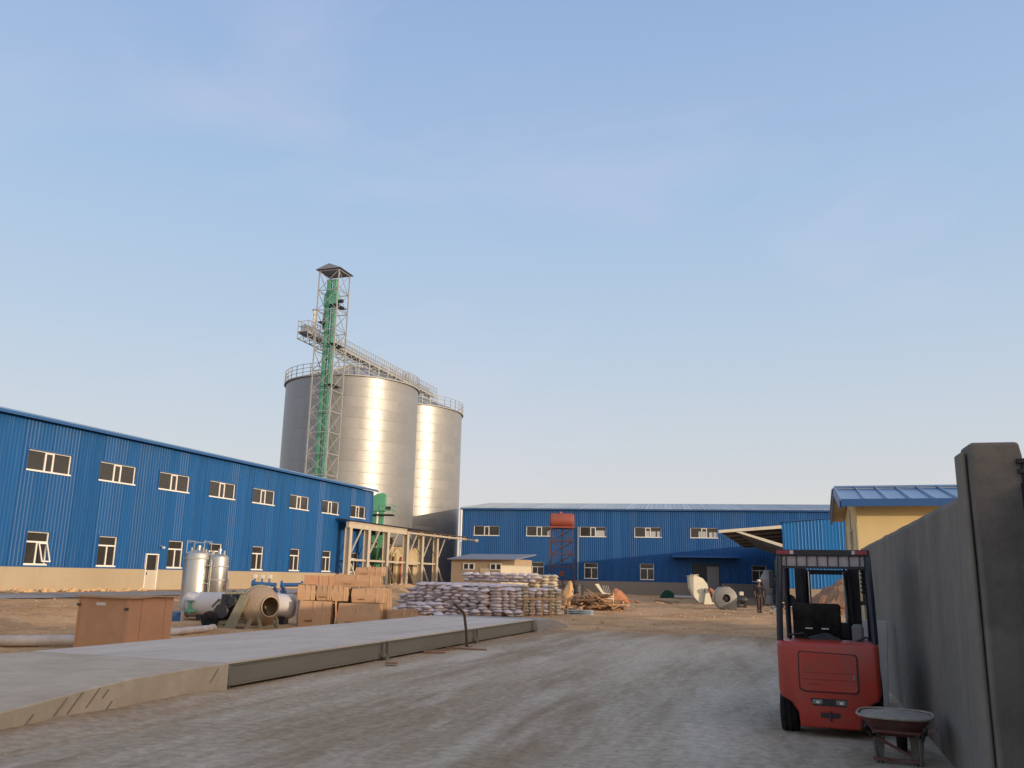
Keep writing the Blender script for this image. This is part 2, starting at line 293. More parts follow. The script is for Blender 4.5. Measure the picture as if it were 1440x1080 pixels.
def link(name, me, parent=None, loc=None, rot=None, label=None):
    o = bpy.data.objects.new(name, me); COL.objects.link(o); o.parent = parent
    if loc: o.location = loc
    if rot: o.rotation_euler = rot
    if label: o['label'] = label
    return o
def thing(name, label, cat, loc=(0, 0, 0), rz=0., group=None):
    o = bpy.data.objects.new(name, None); COL.objects.link(o); o.location = loc; o.rotation_euler = (0, 0, rz); o.empty_display_size = .3
    return tag(o, label, cat, group)
def tag(o, label, cat, group=None):
    o['label'] = label; o['category'] = cat
    if group: o['group'] = group
    return o
def structure(o): o['kind'] = 'structure'; return o
def stuff(o): o['kind'] = 'stuff'; return o
def kids(o): return [c for c in o.children]
def dup(root, loc, rz=None):
    def cp(o, par):
        c = o.copy(); COL.objects.link(c); c.parent = par
        for k in kids(o): cp(k, c)
        return c
    r = cp(root, None); r.location = loc
    if rz is not None: r.rotation_euler = (0, 0, rz)
    return r
def sstep(t): t = min(1, max(0, t)); return t * t * (3 - 2 * t)
def gz(x, y): return .5 * sstep((-13 - x) / 17)

# ------------------------------------------------------------------ ground, road, path
def axis(segs):
    out = [segs[0][0]]
    for a, b, st in segs:
        k = max(1, round((b - a) / st)); out += [a + (b - a) * (i + 1) / k for i in range(k)]
    return out
gx = axis([(-2500, -300, 550), (-300, -60, 24), (-60, -34, 1.3), (-34, 3, .32), (3, 30, 2.7), (30, 300, 27), (300, 2500, 550)])
gy = axis([(-1500, -60, 360), (-60, 0, 6), (0, 14, .7), (14, 50, .32), (50, 96, .6), (96, 300, 17), (300, 3500, 640)])
def relief(x, y):
    h = gz(x, y); soil = 1.
    if x > -12.5 and y < 29: soil = 0. if (x > -7.9 or y < 26) else .3
    if x < -34.5 or x > 4 or y > 92: soil = 0
    k = .06 * noise.noise(Vector((x * .5, y * .5, 0))) + .05 * noise.noise(Vector((x * 1.7, y * 1.7, 3))) + .016 * noise.noise(Vector((x * 4, y * 4, 5)))
    h += soil * k
    # low spoil ridge beside the loading bay
    d = math.hypot((x + 27) / 3.2, (y - 57) / 7.)
    if d < 1: h += .45 * (1 - d * d) * (1 + .5 * noise.noise(Vector((x, y, 1))))
    return h
vs = [(x, y, relief(x, y)) for y in gy for x in gx]; nx = len(gx)
fs = [(j * nx + i, j * nx + i + 1, (j + 1) * nx + i + 1, (j + 1) * nx + i) for j in range(len(gy) - 1) for i in range(nx - 1)]
b = MB(); b.v = vs; b.f = fs
structure(b.build('ground', M['soil'], smooth=True))

rx = axis([(-7.9, 1.42, .31)]); ry = axis([(-30, 3, 3), (3, 27, .4), (27, 29.6, .25)])
b = MB(); b.v = []
far = {x: 28.2 + 1.1 * noise.noise(Vector((x * .6, 0, 0))) + .5 * noise.noise(Vector((x * 2.1, 0, 4))) + .18 * (x + 3) for x in rx}
for y in ry:
    for x in rx:
        yy = min(y, far[x] - .02 * (29.6 - y))
        xx = x + (.18 * noise.noise(Vector((0, y * .7, 2))) if x == rx[0] and y > 10 else 0)
        berm = (.055 * sstep((-6.7 - x) / .9) * sstep((10.9 - y) / .8) + .018 * sstep((-7.0 - x) / .6)) * (1 + .45 * noise.noise(Vector((x * 2, y * 1.6, 5)))) if y > 2 else 0
        b.v.append((xx, yy if y > 26 else y, .014 + berm + .006 * noise.noise(Vector((x * .8, y * .8, 9)))))
n = len(rx); b.f = [(j * n + i, j * n + i + 1, (j + 1) * n + i + 1, (j + 1) * n + i) for j in range(len(ry) - 1) for i in range(n - 1)]
structure(b.build('road', M['road'], smooth=True))

b = MB(); py = axis([(10, 60, .8)])
for y in py:
    for x in (-32.3, -31.2, -30, -28.8, -27.6): b.v.append((x + .12 * noise.noise(Vector((x, y, 0))), y, max(relief(x, y), gz(x, y)) + .03))
b.f = [(j * 5 + i, j * 5 + i + 1, (j + 1) * 5 + i + 1, (j + 1) * 5 + i) for j in range(len(py) - 1) for i in range(4)]
structure(b.build('path', M['path'], smooth=True))

def clods(name, spots, m, seed):
    rnd = random.Random(seed); b = MB()
    for (x, y, s) in spots:
        z = relief(x, y); q = [(rnd.uniform(-1, 1), rnd.uniform(-1, 1), rnd.uniform(-.3, .8)) for _ in range(6)]
        v = [(x + s * a, y + s * bb, z + s * c) for a, bb, c in ((1, 0, 0), (0, 1, 0), (-1, 0, 0), (0, -1, 0), (.1, .1, .7), (0, 0, -.4))]
        v = [(p[0] + .3 * s * r[0], p[1] + .3 * s * r[1], p[2] + .2 * s * r[2]) for p, r in zip(v, q)]
        b.add(v, [(0, 1, 4), (1, 2, 4), (2, 3, 4), (3, 0, 4), (1, 0, 5), (2, 1, 5), (3, 2, 5), (0, 3, 5)])
    return stuff(b.build(name, m))
rnd = random.Random(3)
sp = [(rnd.uniform(-8.4, -7.4), rnd.uniform(8, 26), rnd.uniform(.012, .06)) for _ in range(320)]
sp += [(-7.6 + abs(rnd.gauss(0, 1.2)), rnd.uniform(6, 27), rnd.uniform(.01, .035)) for _ in range(300)]
sp += [(rnd.uniform(-7, 1), rnd.uniform(28.5, 34), rnd.uniform(.015, .05)) for _ in range(220)]
sp += [(rnd.uniform(-6.5, 1.1), rnd.uniform(7, 20), rnd.choice((.008, .01, .013, .018, .026))) for _ in range(420)]
clods('gravel', sp, M['rubble'], 1)
sp = [(rnd.uniform(-30, 1), rnd.uniform(30, 80), rnd.uniform(.02, .09)) for _ in range(700)] + [(rnd.uniform(-27, -13), rnd.uniform(12, 34), rnd.uniform(.02, .06)) for _ in range(300)]
clods('soil_clods', sp, M['soil'], 2)
sp = [(-35.2 + abs(rnd.gauss(0, .7)), rnd.uniform(24, 40), rnd.uniform(.08, .28)) for _ in range(130)] + [(rnd.gauss(-27.5, 1.4), rnd.uniform(50, 62), rnd.uniform(.04, .16)) for _ in range(120)]
clods('rubble_strip', sp, M['rubble'], 4)

# ------------------------------------------------------------------ corrugated building walls
def corr_points(s0, s1, pitch=.22, depth=.036):
    out = []; k = 0; s = s0
    while s < s1 - 1e-4:
        for o, d in ((0, 0), (.085, 0), (.105, depth * .36), (.128, depth), (.168, depth), (.195, 0)):
            if s + o < s1 - 1e-4: out.append((s + o, d))
        s += pitch
    out.append((s1, 0)); return out
def corr_sheet(s0, s1, z0, z1, holes, slope=0., zref=0., depth=.03):
    """sheet along local x, ribs towards local -y; z1 may rise with slope"""
    pts = corr_points(s0, s1, depth=depth)
    for (a, b_, c, d) in holes:
        for e in (a, b_):
            if s0 < e < s1:
                for i in range(len(pts) - 1):
                    if pts[i][0] < e - 1e-4 and pts[i + 1][0] > e + 1e-4:
                        t = (e - pts[i][0]) / (pts[i + 1][0] - pts[i][0]); pts.insert(i + 1, (e, pts[i][1] * (1 - t) + pts[i + 1][1] * t)); break
    b = MB()
    for (sa, da), (sb, db) in zip(pts, pts[1:]):
        m = (sa + sb) / 2; cuts = sorted([(c, d) for a, e, c, d in holes if a < m < e]); z = z0
        za, zb = z1 + slope * (sa - zref), z1 + slope * (sb - zref)
        for c, d in cuts + [(None, None)]:
            ta, tb = (za, zb) if c is None else (c, c)
            if ta - z > .01: b.add([(sa, -da, z), (sb, -db, z), (sb, -db, tb), (sa, -da, ta)], [(0, 1, 2, 3)])
            z = d
    return b
def sheets(root, s0, s1, z0, z1, holes, w=.88, slope=0., zref=0., m='blue', ribs=(.010, .013, .016, .02, .024, .034)):
    rn = random.Random(int(s1 * 10)); s = s0; cache = {}
    while s < s1 - .02:
        e = min(s + w, s1); hh = [h for h in holes if h[1] > s and h[0] < e]
        dp_ = rn.choice(ribs); rzz = R(rn.uniform(-.6, .6)); full = sorted((max(c, z0), d) for a, b_, c, d in hh if a <= s + .02 and b_ >= e - .02); zz = z0
        spans = []
        for c, d in full:
            if c - zz > .05: spans.append((zz, c))
            zz = d
        spans.append((zz, None))
        for (za, zb) in spans:
            if not hh and not slope and abs(e - s - w) < 1e-3:
                if dp_ not in cache: cache[dp_] = corr_sheet(0, w, z0, z1, [], depth=dp_).mesh('wall_sheet', M[m])
                o = link('wall_sheet', cache[dp_], root)
            else:
                part = [(a - s, b_ - s, c, d) for a, b_, c, d in hh if (c, d) not in [(c2, d2) for c2, d2 in full] and d > za and (zb is None or c < zb)]
                o = corr_sheet(0, e - s, za, z1 if zb is None else zb, part, slope if zb is None else 0., zref - s, dp_).build('wall_sheet', M[m], root)
            o.location = (s, -.006 * (int(round(s / w)) % 2), 0)
            o.rotation_euler = (0, 0, rzz)
        s = e
def frame_bars(x0, x1, z0, z1, t, y0, y1):
    b = MB(); b.box(x0, x1, y0, y1, z0, z0 + t); b.box(x0, x1, y0, y1, z1 - t, z1); b.box(x0, x0 + t, y0, y1, z0 + t, z1 - t); b.box(x1 - t, x1, y0, y1, z0 + t, z1 - t); return b
def pane(par, x0, x1, z0, z1, y, m='glass', name='pane'):
    b = MB(); b.box(x0, x1, y, y + .012, z0, z1); return b.build(name, M[m], par)
def liner(root, s, w, z, h):
    l = MB(); l.box(s - .06, s + w + .06, .112, .125, z - .06, z + h + .06); l.build('window_liner', M['dark'], root)
    l = MB(); l.box(s - .05, s - .002, -.045, .11, z - .03, z + h + .05); l.box(s + w + .002, s + w + .05, -.045, .11, z - .03, z + h + .05); l.box(s - .002, s + w + .002, -.055, .11, z + h - .02, z + h + .05)
    l.build('window_flashing', M['blue_trim'], root)
def wide_window(root, s, z, w=2.75, h=1.05, boards=False):
    y0, y1 = .05, .11; b = frame_bars(s, s + w, z, z + h, .065, y0, y1)
    b.box(s - .03, s + w + .03, -.06, y0 - .002, z - .03, z + .045)
    a, c = s + w * .40, s + w * .575
    for q in (a, c): b.box(q, q + .09, y0 - .012, y1, z + .06, z + h - .06)
    b.box(a + .09, c, y0 - .012, y1, z + h - .13, z + h - .062)
    f = b.build('window', M['white'], root)
    pane(f, s + .06, a, z + .06, z + h - .06, .085); pane(f, a + .09, c, z + .06, z + h - .06, .082); pane(f, c + .09, s + w - .06, z + .06, z + h - .06, .088)
    if boards:
        for (x0, x1, hh) in boards: pane(f, s + x0, s + x1, z + .07, z + .06 + hh, .07, 'glass_lit', 'stacked_board')
    # dark opening liner
    liner(root, s, w, z, h)
def tall_window(root, s, z, w=1.37, h=1.63, open_sash=False):
    y0, y1 = .05, .11; b = frame_bars(s, s + w, z, z + h, .065, y0, y1); zt = z + h * .66
    b.box(s - .03, s + w + .03, -.06, y0 - .002, z - .03, z + .045)
    b.box(s + .06, s + w - .06, y0 - .005, y1, zt, zt + .08); xm = s + w * .5
    b.box(xm, xm + .08, y0 - .005, y1, z + .06, zt)
    f = b.build('window', M['white'], root)
    pane(f, s + .06, s + w - .06, zt + .08, z + h - .06, .086); pane(f, s + .06, xm, z + .06, zt, .083)
    if open_sash:
        sa = frame_bars(0, w - .06 - (xm + .08 - s), 0, zt - z - .08, .06, -.03, .01).build('open_sash', M['white'], f)
        sa.location = (xm + .08, .0 - math.sin(R(20)) * (zt - z - .08), zt - math.cos(R(20)) * (zt - z - .08)); sa.rotation_euler = (R(-20), 0, 0)
    else:
        pane(f, xm + .08, s + w - .06, z + .06, zt, .089)
    liner(root, s, w, z, h)

# left workshop: local x = world +Y, local -y = world +X
L0, L1 = 14.0, 70.0
lw = thing('workshop_building', 'long blue corrugated workshop with a row of upper windows on the left', 'workshop', (-36, L0, 0), R(90))
holes = []
for i in range(-3, 8):
    s = 32.8 + 4.735 * i - L0
    if s > .5: holes.append((s, s + 2.75, 6.36, 7.41))
tall = []
for y in (19.2, 23.95, 28.7, 33.41, 38.1, 43.67, 47.5, 52.26, 57.05, 61.78, 66.5): tall.append((y - L0, y - L0 + 1.37, 1.77, 3.40))
door = (41.87 - L0, 42.83 - L0, .5, 2.53)
sheets(lw, 0, L1 - L0, 1.69, 8.92, holes + tall + [door])
for h in holes: wide_window(lw, h[0], h[2])
for k, h in enumerate(tall): tall_window(lw, h[0], h[2], open_sash=(k == 3))
b = MB(); b.box(0, door[0] - .06, -.09, .12, -.2, 1.66); b.box(door[1] + .06, L1 - L0, -.09, .12, -.2, 1.66)
b.build('plinth', M['plinth'], lw)
b = MB(); b.box(0, door[0] - .06, -.1, -.035, 1.66, 1.70); b.box(door[1] + .06, L1 - L0, -.1, -.035, 1.66, 1.70); b.build('base_trim', M['blue_trim'], lw)
f = frame_bars(door[0] - .05, door[1] + .05, .42, 2.56, .07, -.1, .05).build('door', M['white'], lw)
b = MB(); b.box(door[0] + .02, door[1] - .02, -.04, .0, .48, 1.62); b.build('door_panel', M['cream_steel'], f)
pane(f, door[0] + .1, door[1] - .1, 1.66, 2.46, -.035); b = MB(); b.box(door[0] + .1, door[0] + .14, -.09, -.04, 1.35, 1.5); b.build('handle', M['dark'], f)
b = MB(); b.bar((door[1] + .12, -.06, 3.05), (door[1] + .05, -.35, 2.98), .03); b.box(door[1], door[1] + .1, -.42, -.3, 2.88, 2.98); b.build('door_lamp', M['white'], lw)
b = MB(); b.prism([(-.42, 8.86), (-.42, 9.0), (-.05, 9.06), (.0, 8.95)], -.2, L1 - L0 + .25, 'x'); b.build('gutter', M['blue_trim'], lw)
b = MB(); b.prism([(-.30, 9.03), (-.30, 9.10), (11, 10.2), (22, 9.10), (22, 9.03), (11, 10.1)], -.3, L1 - L0 + .3, 'x'); b.build('roof', M['blue_roof'], lw)
b = MB(); b.prism([(.16, 0), (.16, 8.95), (11, 10.05), (21.8, 8.95), (21.8, 0)], .1, L1 - L0 - .02, 'x'); b.build('wall_core', M['blue'], lw)
b = MB(); b.box(L1 - L0 - .1, L1 - L0 + .03, -.06, .05, 1.7, 8.9); b.build('corner_trim', M['blue_trim'], lw)

# far warehouse: local x along its front, tilted 7.9 degrees
bw = thing('warehouse_building', 'long blue corrugated warehouse across the back of the yard', 'warehouse', (-35.34, 90.49, 0), R(7.905))
W1 = 66
bh = [(1.42 + 5.9 * i, 1.42 + 5.9 * i + 2.87, 6.05, 7.13) for i in range(10)]
bt = [(x, x + 1.46, 1.62, 3.29) for x in (1.9, 7.85, 13.72, 19.67, 31.2)]
bdoor = (25.1, 28.0, .1, 3.4)
sheets(bw, 0, W1, 1.42, 8.93, bh + bt + [bdoor], ribs=(.016, .02, .024))
bd = {2: [(1.75, 2.7, .62)], 3: [(1.2, 1.62, .62), (1.75, 2.25, .58), (2.4, 2.75, .6)], 4: [(.85, 1.1, .62), (1.28, 1.62, .62), (1.95, 2.3, .55), (2.42, 2.8, .55)], 1: [(2.35, 2.5, .5), (2.58, 2.72, .62)]}
for k, h in enumerate(bh): wide_window(bw, h[0], h[2], 2.87, 1.08, bd.get(k))
for h in bt: tall_window(bw, h[0], h[2], 1.46, 1.67)
M['plinth2'] = mat('grey_plinth_render', (.27, .235, .20), .92, var=.14, vscale=.8, dirt=(.2, .16, .12), damt=.5)
b = MB(); b.box(0, bdoor[0] - .05, -.09, .12, -.3, 1.40); b.box(bdoor[1] + .05, W1, -.09, .12, -.3, 1.40); b.build('plinth', M['plinth2'], bw)
b = MB(); b.box(0, bdoor[0] - .05, -.1, -.035, 1.39, 1.43); b.box(bdoor[1] + .05, W1, -.1, -.035, 1.39, 1.43); b.build('base_trim', M['blue_trim'], bw)
b = MB(); b.prism([(-.36, 8.88), (-.36, 9.02), (-.04, 9.06), (.0, 8.96)], -.15, W1, 'x'); b.build('gutter', M['blue_trim'], bw)
b = MB(); b.box(-.05, .06, -.06, .08, 0, 8.9); b.build('corner_trim', M['blue_trim'], bw)
rsh = MB(); rsh.prism([(-.28, 9.05), (-.28, 9.10), (16, 10.95), (16, 10.9)], 0, 1.02, 'x'); rsh.prism([(-.29, 9.10), (-.29, 9.16), (16, 11.01), (16, 10.95)], 0, .09, 'x'); rsh.prism([(-.29, 9.10), (-.29, 9.14), (16, 10.99), (16, 10.95)], .5, .57, 'x')
rme = rsh.mesh('roof_sheet', M['pale_roof'])
for k in range(int(W1)): link('roof_sheet', rme, bw, (-.1 + k * 1.02, 0, .004 * (k % 2)))
b = MB(); b.prism([(.16, 0), (.16, 8.95), (16, 10.8), (32, 8.95), (32, 0)], .1, W1 - .1, 'x'); b.build('wall_core', M['blue'], bw)
b = MB(); b.prism([(16.05, 10.95), (16.05, 11.0), (32.3, 9.1), (32.3, 9.05)], -.1, W1, 'x'); b.build('rear_roof', M['pale_roof'], bw)
dr = MB(); dr.box(bdoor[0], bdoor[1], .02, .1, .0, 3.4); dro = dr.build('doorway', M['dark'], bw)
d = frame_bars(26.64, 27.85, .15, 3.1, .08, -.05, .015).build('door', M['machine_grey'], bw)
b = MB(); b.box(26.72, 27.77, -.03, .0, .23, 3.02); b.build('door_panel', M['machine_grey'], d)
for i in range(5):
    for j in range(2): pane(d, 26.8 + i * .19, 26.95 + i * .19, 2.62 - j * .32, 2.86 - j * .32, -.045, 'lamp')
b = MB(); b.prism([(-1.5, 3.98), (-1.5, 4.10), (-.04, 4.28), (-.04, 4.18)], 23.05, 30.0, 'x'); b.build('door_canopy', M['blue_trim'], bw)
b = MB()
for x in (23.4, 26.5, 29.7): b.bar((x, -.05, 3.75), (x, -1.3, 4.0), .06)
b.build('canopy_bracket', M['blue_trim'], bw)
b = MB(); b.tube([(.0, -.28, .2), (.0, -.28, 8.8)], .12, 10); b.tube([(.0, -.28, 8.8), (-.1, -.1, 8.95)], .12, 10); b.build('downpipe', M['white'], bw, smooth=True)
b = MB(); b.tube([(13.05, -.14, 1.4), (13.05, -.14, 7.1)], .045, 8); b.build('conduit', M['galv_dull'], bw)

# right shed with cantilevered canopy
sh = thing('shed_building', 'bright blue sheet shed with cantilevered canopy beside the warehouse', 'shed', (-.8, 63, 0))
SW = 26
sheets(sh, 0, SW, 1.26, 5.66, [], slope=.085, zref=0, m='blue_light')
b = MB(); b.box(0, SW, -.09, .2, -.3, 1.24); b.build('plinth', M['plinth'], sh)
b = MB(); b.prism([(0.02, 0), (.02, 5.6), (SW / 2, 5.6 + .085 * SW / 2), (SW, 5.6), (SW, 0)], .14, 30.5, 'y'); b.build('wall_core', M['blue'], sh)
b = MB(); b.prism([(-.1, 5.68), (-.1, 5.76), (SW / 2, 5.76 + .085 * SW / 2), (SW + .2, 5.76), (SW + .2, 5.68), (SW / 2, 5.68 + .085 * SW / 2)], -.12, 30.4, 'y'); b.build('roof', M['blue_trim'], sh)
b = MB(); b.prism([(-4.27, 5.07), (-4.27, 5.13), (-.12, 5.47), (-.12, 5.41)], .1, 30.6, 'y'); b.build('canopy_roof', M['brown_soffit'], sh)
for k in range(6):
    y = .0 + k * 5.9
    b = MB(); b.prism([(-4.3, 4.96), (-4.3, 5.16), (-.03, 5.5), (-.03, 5.28)], y, y + .09, 'y'); b.build('canopy_beam', M['machine_white' if k == 0 else 'galv_dull'], sh)
    b = MB(); b.prism([(-3.1, 5.02), (-2.75, 5.05), (-.03, 4.22), (-.03, 4.0)], y + .003, y + .08, 'y'); b.build('canopy_strut', M['machine_white' if k == 0 else 'galv_dull'], sh)

# ------------------------------------------------------------------ silos
SR, SH, RH = 7.75, 23.9, 1.195
def ring_mesh():
    b = MB(); n = 96; prof = [(SR - .003, 0), (SR - .003, .02)]
    k = 8
    for i in range(k): z = .03 + (RH - .03) * i / k; prof += [(SR, z + .01), (SR + .012, z + (RH - .03) / k * .5)]
    prof += [(SR, RH)]
    return b._lathe(prof, Vector((0, 0, 0)), Vector((0, 0, 1)), n).mesh('shell_ring', M['silo'], smooth=True)
rmesh = ring_mesh()
def silo(loc, label, seed):
    t = thing('grain_silo', label, 'silo', loc, 0, 'pair of grain silos')
    nr = int(SH / RH)
    for k in range(nr): link('shell_ring', rmesh, t, (0, 0, k * RH))
    b = MB(); b._lathe([(SR + .15, -.3), (SR + .15, .35), (SR - .1, .36)], Vector((0, 0, 0)), Vector((0, 0, 1)), 64); b.build('base_ring', M['concrete'], t, smooth=True)
    top = nr * RH
    b = MB(); b._lathe([(SR + .22, top - .1), (SR + .24, top + .02), (SR - .02, top + .06), (1.1, top + 2.55), (1.1, top + 2.75), (0, top + 2.8)], Vector((0, 0, 0)), Vector((0, 0, 1)), 48); b.build('roof', M['galv_dull'], t)
    rib = MB(); rib.bar((SR, 0, top + .1), (1.15, 0, top + 2.6), .07, .1); rme_ = rib.mesh('roof_rib', M['galv_dull'])
    for k in range(24): link('roof_rib', rme_, t, (0, 0, 0), (0, 0, k * math.pi / 12))
    rr = SR + .15
    b = MB()
    for z in (.45, .9, 1.35):
        b.tube([(rr * math.cos(a), rr * math.sin(a), top + z) for a in [i * math.pi / 36 for i in range(73)]], .034, 5, cap=False)
    rail = b.build('railing', M['galv_dull'], t)
    pm = MB(); pm.bar((rr, 0, top - .05), (rr, 0, top + 1.37), .07); pme = pm.mesh('railing_post', M['galv_dull'])
    for k in range(44): link('railing_post', pme, rail, (0, 0, 0), (0, 0, k * 2 * math.pi / 44))
    st = MB(); st.box(SR + .02, SR + .09, -.05, .05, .2, top - .1); sme = st.mesh('stiffener', M['galv_dull'])
    return t, top
s1, STOP = silo((-49.3, 89.2, .4), 'larger looking nearer galvanised grain silo right behind the lattice tower', 1)
s2, _ = silo((-49.9, 105.2, .4), 'farther galvanised grain silo between the nearer silo and the warehouse', 2)
# elevator tower
TX0, TX1, TY0, TY1 = -1.2, 1.2, -1.2, 1.2
tw = thing('elevator_tower', 'tall grey lattice tower carrying the green grain elevator', 'tower', (-47.0, 79.4, .4))
TH, NB = 33.6, 15; bhh = TH / NB
for x in (TX0, TX1):
    for y in (TY0, TY1):
        b = MB(); b.box(x - .055, x + .055, y - .055, y + .055, 0, TH); b.build('leg', M['galv_dull'], tw)
xb = MB(); w = 1.13
xb.bar((-w, 0, .06), (w, 0, bhh - .06), .05); xb.bar((-w, .052, bhh - .06), (w, .052, .06), .05)
xme = xb.mesh('cross_brace', M['galv_dull']); gb = MB(); gb.bar((-w, 0, 0), (w, 0, 0), .075); gme = gb.mesh('girt', M['galv_dull'])
for k in range(NB):
    for (loc, rz) in (((0, -1.2, 0), 0), ((0, 1.2, 0), 0), ((-1.2, 0, 0), R(90)), ((1.2, 0, 0), R(90))):
        link('cross_brace', xme, tw, (loc[0], loc[1], k * bhh), (0, 0, rz)); link('girt', gme, tw, (loc[0], loc[1], (k + 1) * bhh), (0, 0, rz))
b = MB(); e = 1.55
b.add([(-e, -e, TH + .1), (e, -e, TH + .1), (e, e, TH + .1), (-e, e, TH + .1), (0, -e * .9, TH + .75), (0, e * .9, TH + .75)], [(0, 1, 4), (1, 2, 5, 4), (2, 3, 5), (3, 0, 4, 5), (3, 2, 1, 0)])
b.build('roof', M['hut_roof'], tw)
pf = MB(); pf.box(.15, 1.15, -1.1, 1.1, 0, .06); pme2 = pf.mesh('platform', M['dark'])
for z in (31.2, 26.8, 22.3): link('platform', pme2, tw, (0, 0, z - 1.5))
pf = MB(); pf.box(-1.15, -.5, -1.1, .3, 0, .06); link('platform', pf.mesh('platform', M['dark']), tw, (0, 0, 27.8))
el = thing('bucket_elevator', 'green twin leg bucket elevator rising inside the lattice tower', 'elevator', (-47.0, 79.4, .4))
cs = MB(); cs.box(-.2, .2, -.22, .22, 0, 2.9); cs.box(-.26, .26, -.27, .27, 2.9, 2.98); cme = cs.mesh('casing', M['green'])
for k in range(11):
    for x in (-.36, .36): link('casing', cme, el, (x - .05, -.25, k * 2.98))
HB = 11 * 2.98 - 3.0
b = MB(); b.prism([(-.8, 0), (-.8, .9), (-.62, 1.5), (-.25, 1.85), (.25, 1.85), (.62, 1.5), (.8, .9), (.8, 0)], -.6, .15, 'y'); hd = b.build('head_casing', M['green'], el, bevel=.03); hd.location = (-.05, 0, HB)
b = MB(); b.lathe([(0, 0), (.2, 0), (.2, .5), (0, .5)], (.85, -.2, HB + .5), (1, 0, 0), 12); b.build('motor', M['dark'], el)
b = MB(); b.tube([(-.7, -.2, HB + .3), (-1.0, .0, HB - 1.5), (-1.1, .2, 27.4)], .16, 8); b.build('spout', M['galv_dull'], el, smooth=True)
b = MB(); b.box(-.85, .75, -.7, .35, 0, 1.4); b.build('boot', M['green'], el)
b = MB()
for k in range(70): b.bar((.45, -.56, .5 + k * .45), (.85, -.56, .5 + k * .45), .025)
b.bar((.45, -.56, .3), (.45, -.56, 32), .035); b.bar((.85, -.56, .3), (.85, -.56, 32), .035); stuff(b.build('ladder', M['galv_dull'], el))

# conveyor walkway over the silos
wk = thing('conveyor_walkway', 'long railed conveyor walkway bridging from the tower across both silo tops', 'walkway', (-49.2, 77.3, 27.0))
WL = 35.5
b = MB(); b.box(-.62, .62, 0, WL, -.06, 0); b.build('deck', M['galv_dull'], wk)
b = MB(); b.box(-.35, .15, .6, WL - .4, .05, .5); b.build('conveyor_casing', M['galv'], wk)
for x in (-.62, .62):
    b = MB(); b.box(x - .05, x + .05, 0, WL, -.22, -.062); b.box(x - .05, x + .05, 0, WL, -.85, -.75); b.build('chord', M['galv_dull'], wk)
    b = MB()
    for z in (.6, 1.2): b.bar((x, 0, z), (x, WL, z), .055)
    b.build('handrail', M['galv_dull'], wk)
pm = MB(); pm.bar((0, 0, -.75), (0, 0, 1.22), .06); pme = pm.mesh('post', M['galv_dull'])
bm_ = MB(); bm_.bar((0, 0, 0), (0, 0, 1.2), .05); bme = bm_.mesh('baluster', M['galv_dull'])
dm = MB(); dm.bar((0, .05, -.75), (0, 1.17, -.2), .045); dme = dm.mesh('diagonal', M['galv_dull'])
for k in range(30):
    for x in (-.62, .62):
        link('post', pme, wk, (x, k * 1.22, 0))
        if k < 29: link('baluster', bme, wk, (x, k * 1.22 + .61, 0))
        if k < 29: link('diagonal', dme, wk, (x, k * 1.22, 0))
cm = MB(); cm.bar((-.6, 0, -.8), (.6, 0, -.8), .06); cme2 = cm.mesh('cross_member', M['galv_dull'])
for k in range(30): link('cross_member', cme2, wk, (0, k * 1.22, 0))
b = MB(); b.box(-.4, .25, .2, 1.5, .05, .75); b.build('drive_housing', M['galv'], wk)
b = MB(); b.tube([(.1, 1.9, .4), (.1, 1.9, 2.9)], .13, 10); b.tube([(.1, 1.9, 2.9), (.1, 1.9, 3.05)], [.3, .1], 10); b.build('vent_pipe', M['machine_white'], wk, smooth=True)
b = MB(); b.bar((-.62, 0, .55), (.62, 0, .55), .045); b.bar((-.62, 0, 1.1), (.62, 0, 1.1), .045); b.build('end_rail', M['galv_dull'], wk)
for (y, l) in ((11.9, 0), (27.9, 0)):
    for x in (-.6, .6):
        b = MB(); b.bar((x * 1.6, y - .8, -.5), (x, y, -.2), .1); b.bar((x * 1.6, y - .8, -1.2), (x * 1.6, y - .8, -.3), .1); b.build('support_leg', M['galv_dull'], wk)
b = MB(); b.box(.5, .75, 24.7, 25.1, .2, 1.0); b.build('sign_box', M['galv'], wk)

# small green elevator at the workshop end
se = thing('short_elevator', 'short green bucket elevator at the far end of the blue workshop', 'elevator', (-36.6, 72.3, .4), R(18))
cs = MB(); cs.box(-.22, .22, -.2, .2, 0, 2.4); cs.box(-.27, .27, -.25, .25, 2.4, 2.47); cme = cs.mesh('casing', M['green'])
for k in range(3):
    for x in (-.33, .33): link('casing', cme, se, (x, 0, k * 2.47))
b = MB(); b.prism([(-.7, 6.9), (-.7, 7.6), (-.55, 8.15), (-.15, 8.5), (.45, 8.6), (.72, 8.5), (.72, 6.9)], -.35, .35, 'y'); b.build('head_casing', M['green'], se, bevel=.03)
b = MB(); b.box(-.8, 1.5, -.9, .9, 6.55, 6.62); pl = b.build('platform', M['dark'], se)
b = MB()
for z in (7.05, 7.5):
    b.bar((.8, -.9, z), (1.5, -.9, z), .035); b.bar((1.5, -.9, z), (1.5, .9, z), .035); b.bar((.8, .9, z), (1.5, .9, z), .035)
for x, y in ((.8, -.9), (1.5, -.9), (1.5, 0), (1.5, .9), (.8, .9)): b.bar((x, y, 6.62), (x, y, 7.5), .035)
b.build('railing', M['green'], se)
b = MB(); b.lathe([(0, 0), (.18, 0), (.18, .45), (0, .45)], (.75, -.1, 7.2), (1, 0, 0), 12); b.build('motor', M['dark'], se)

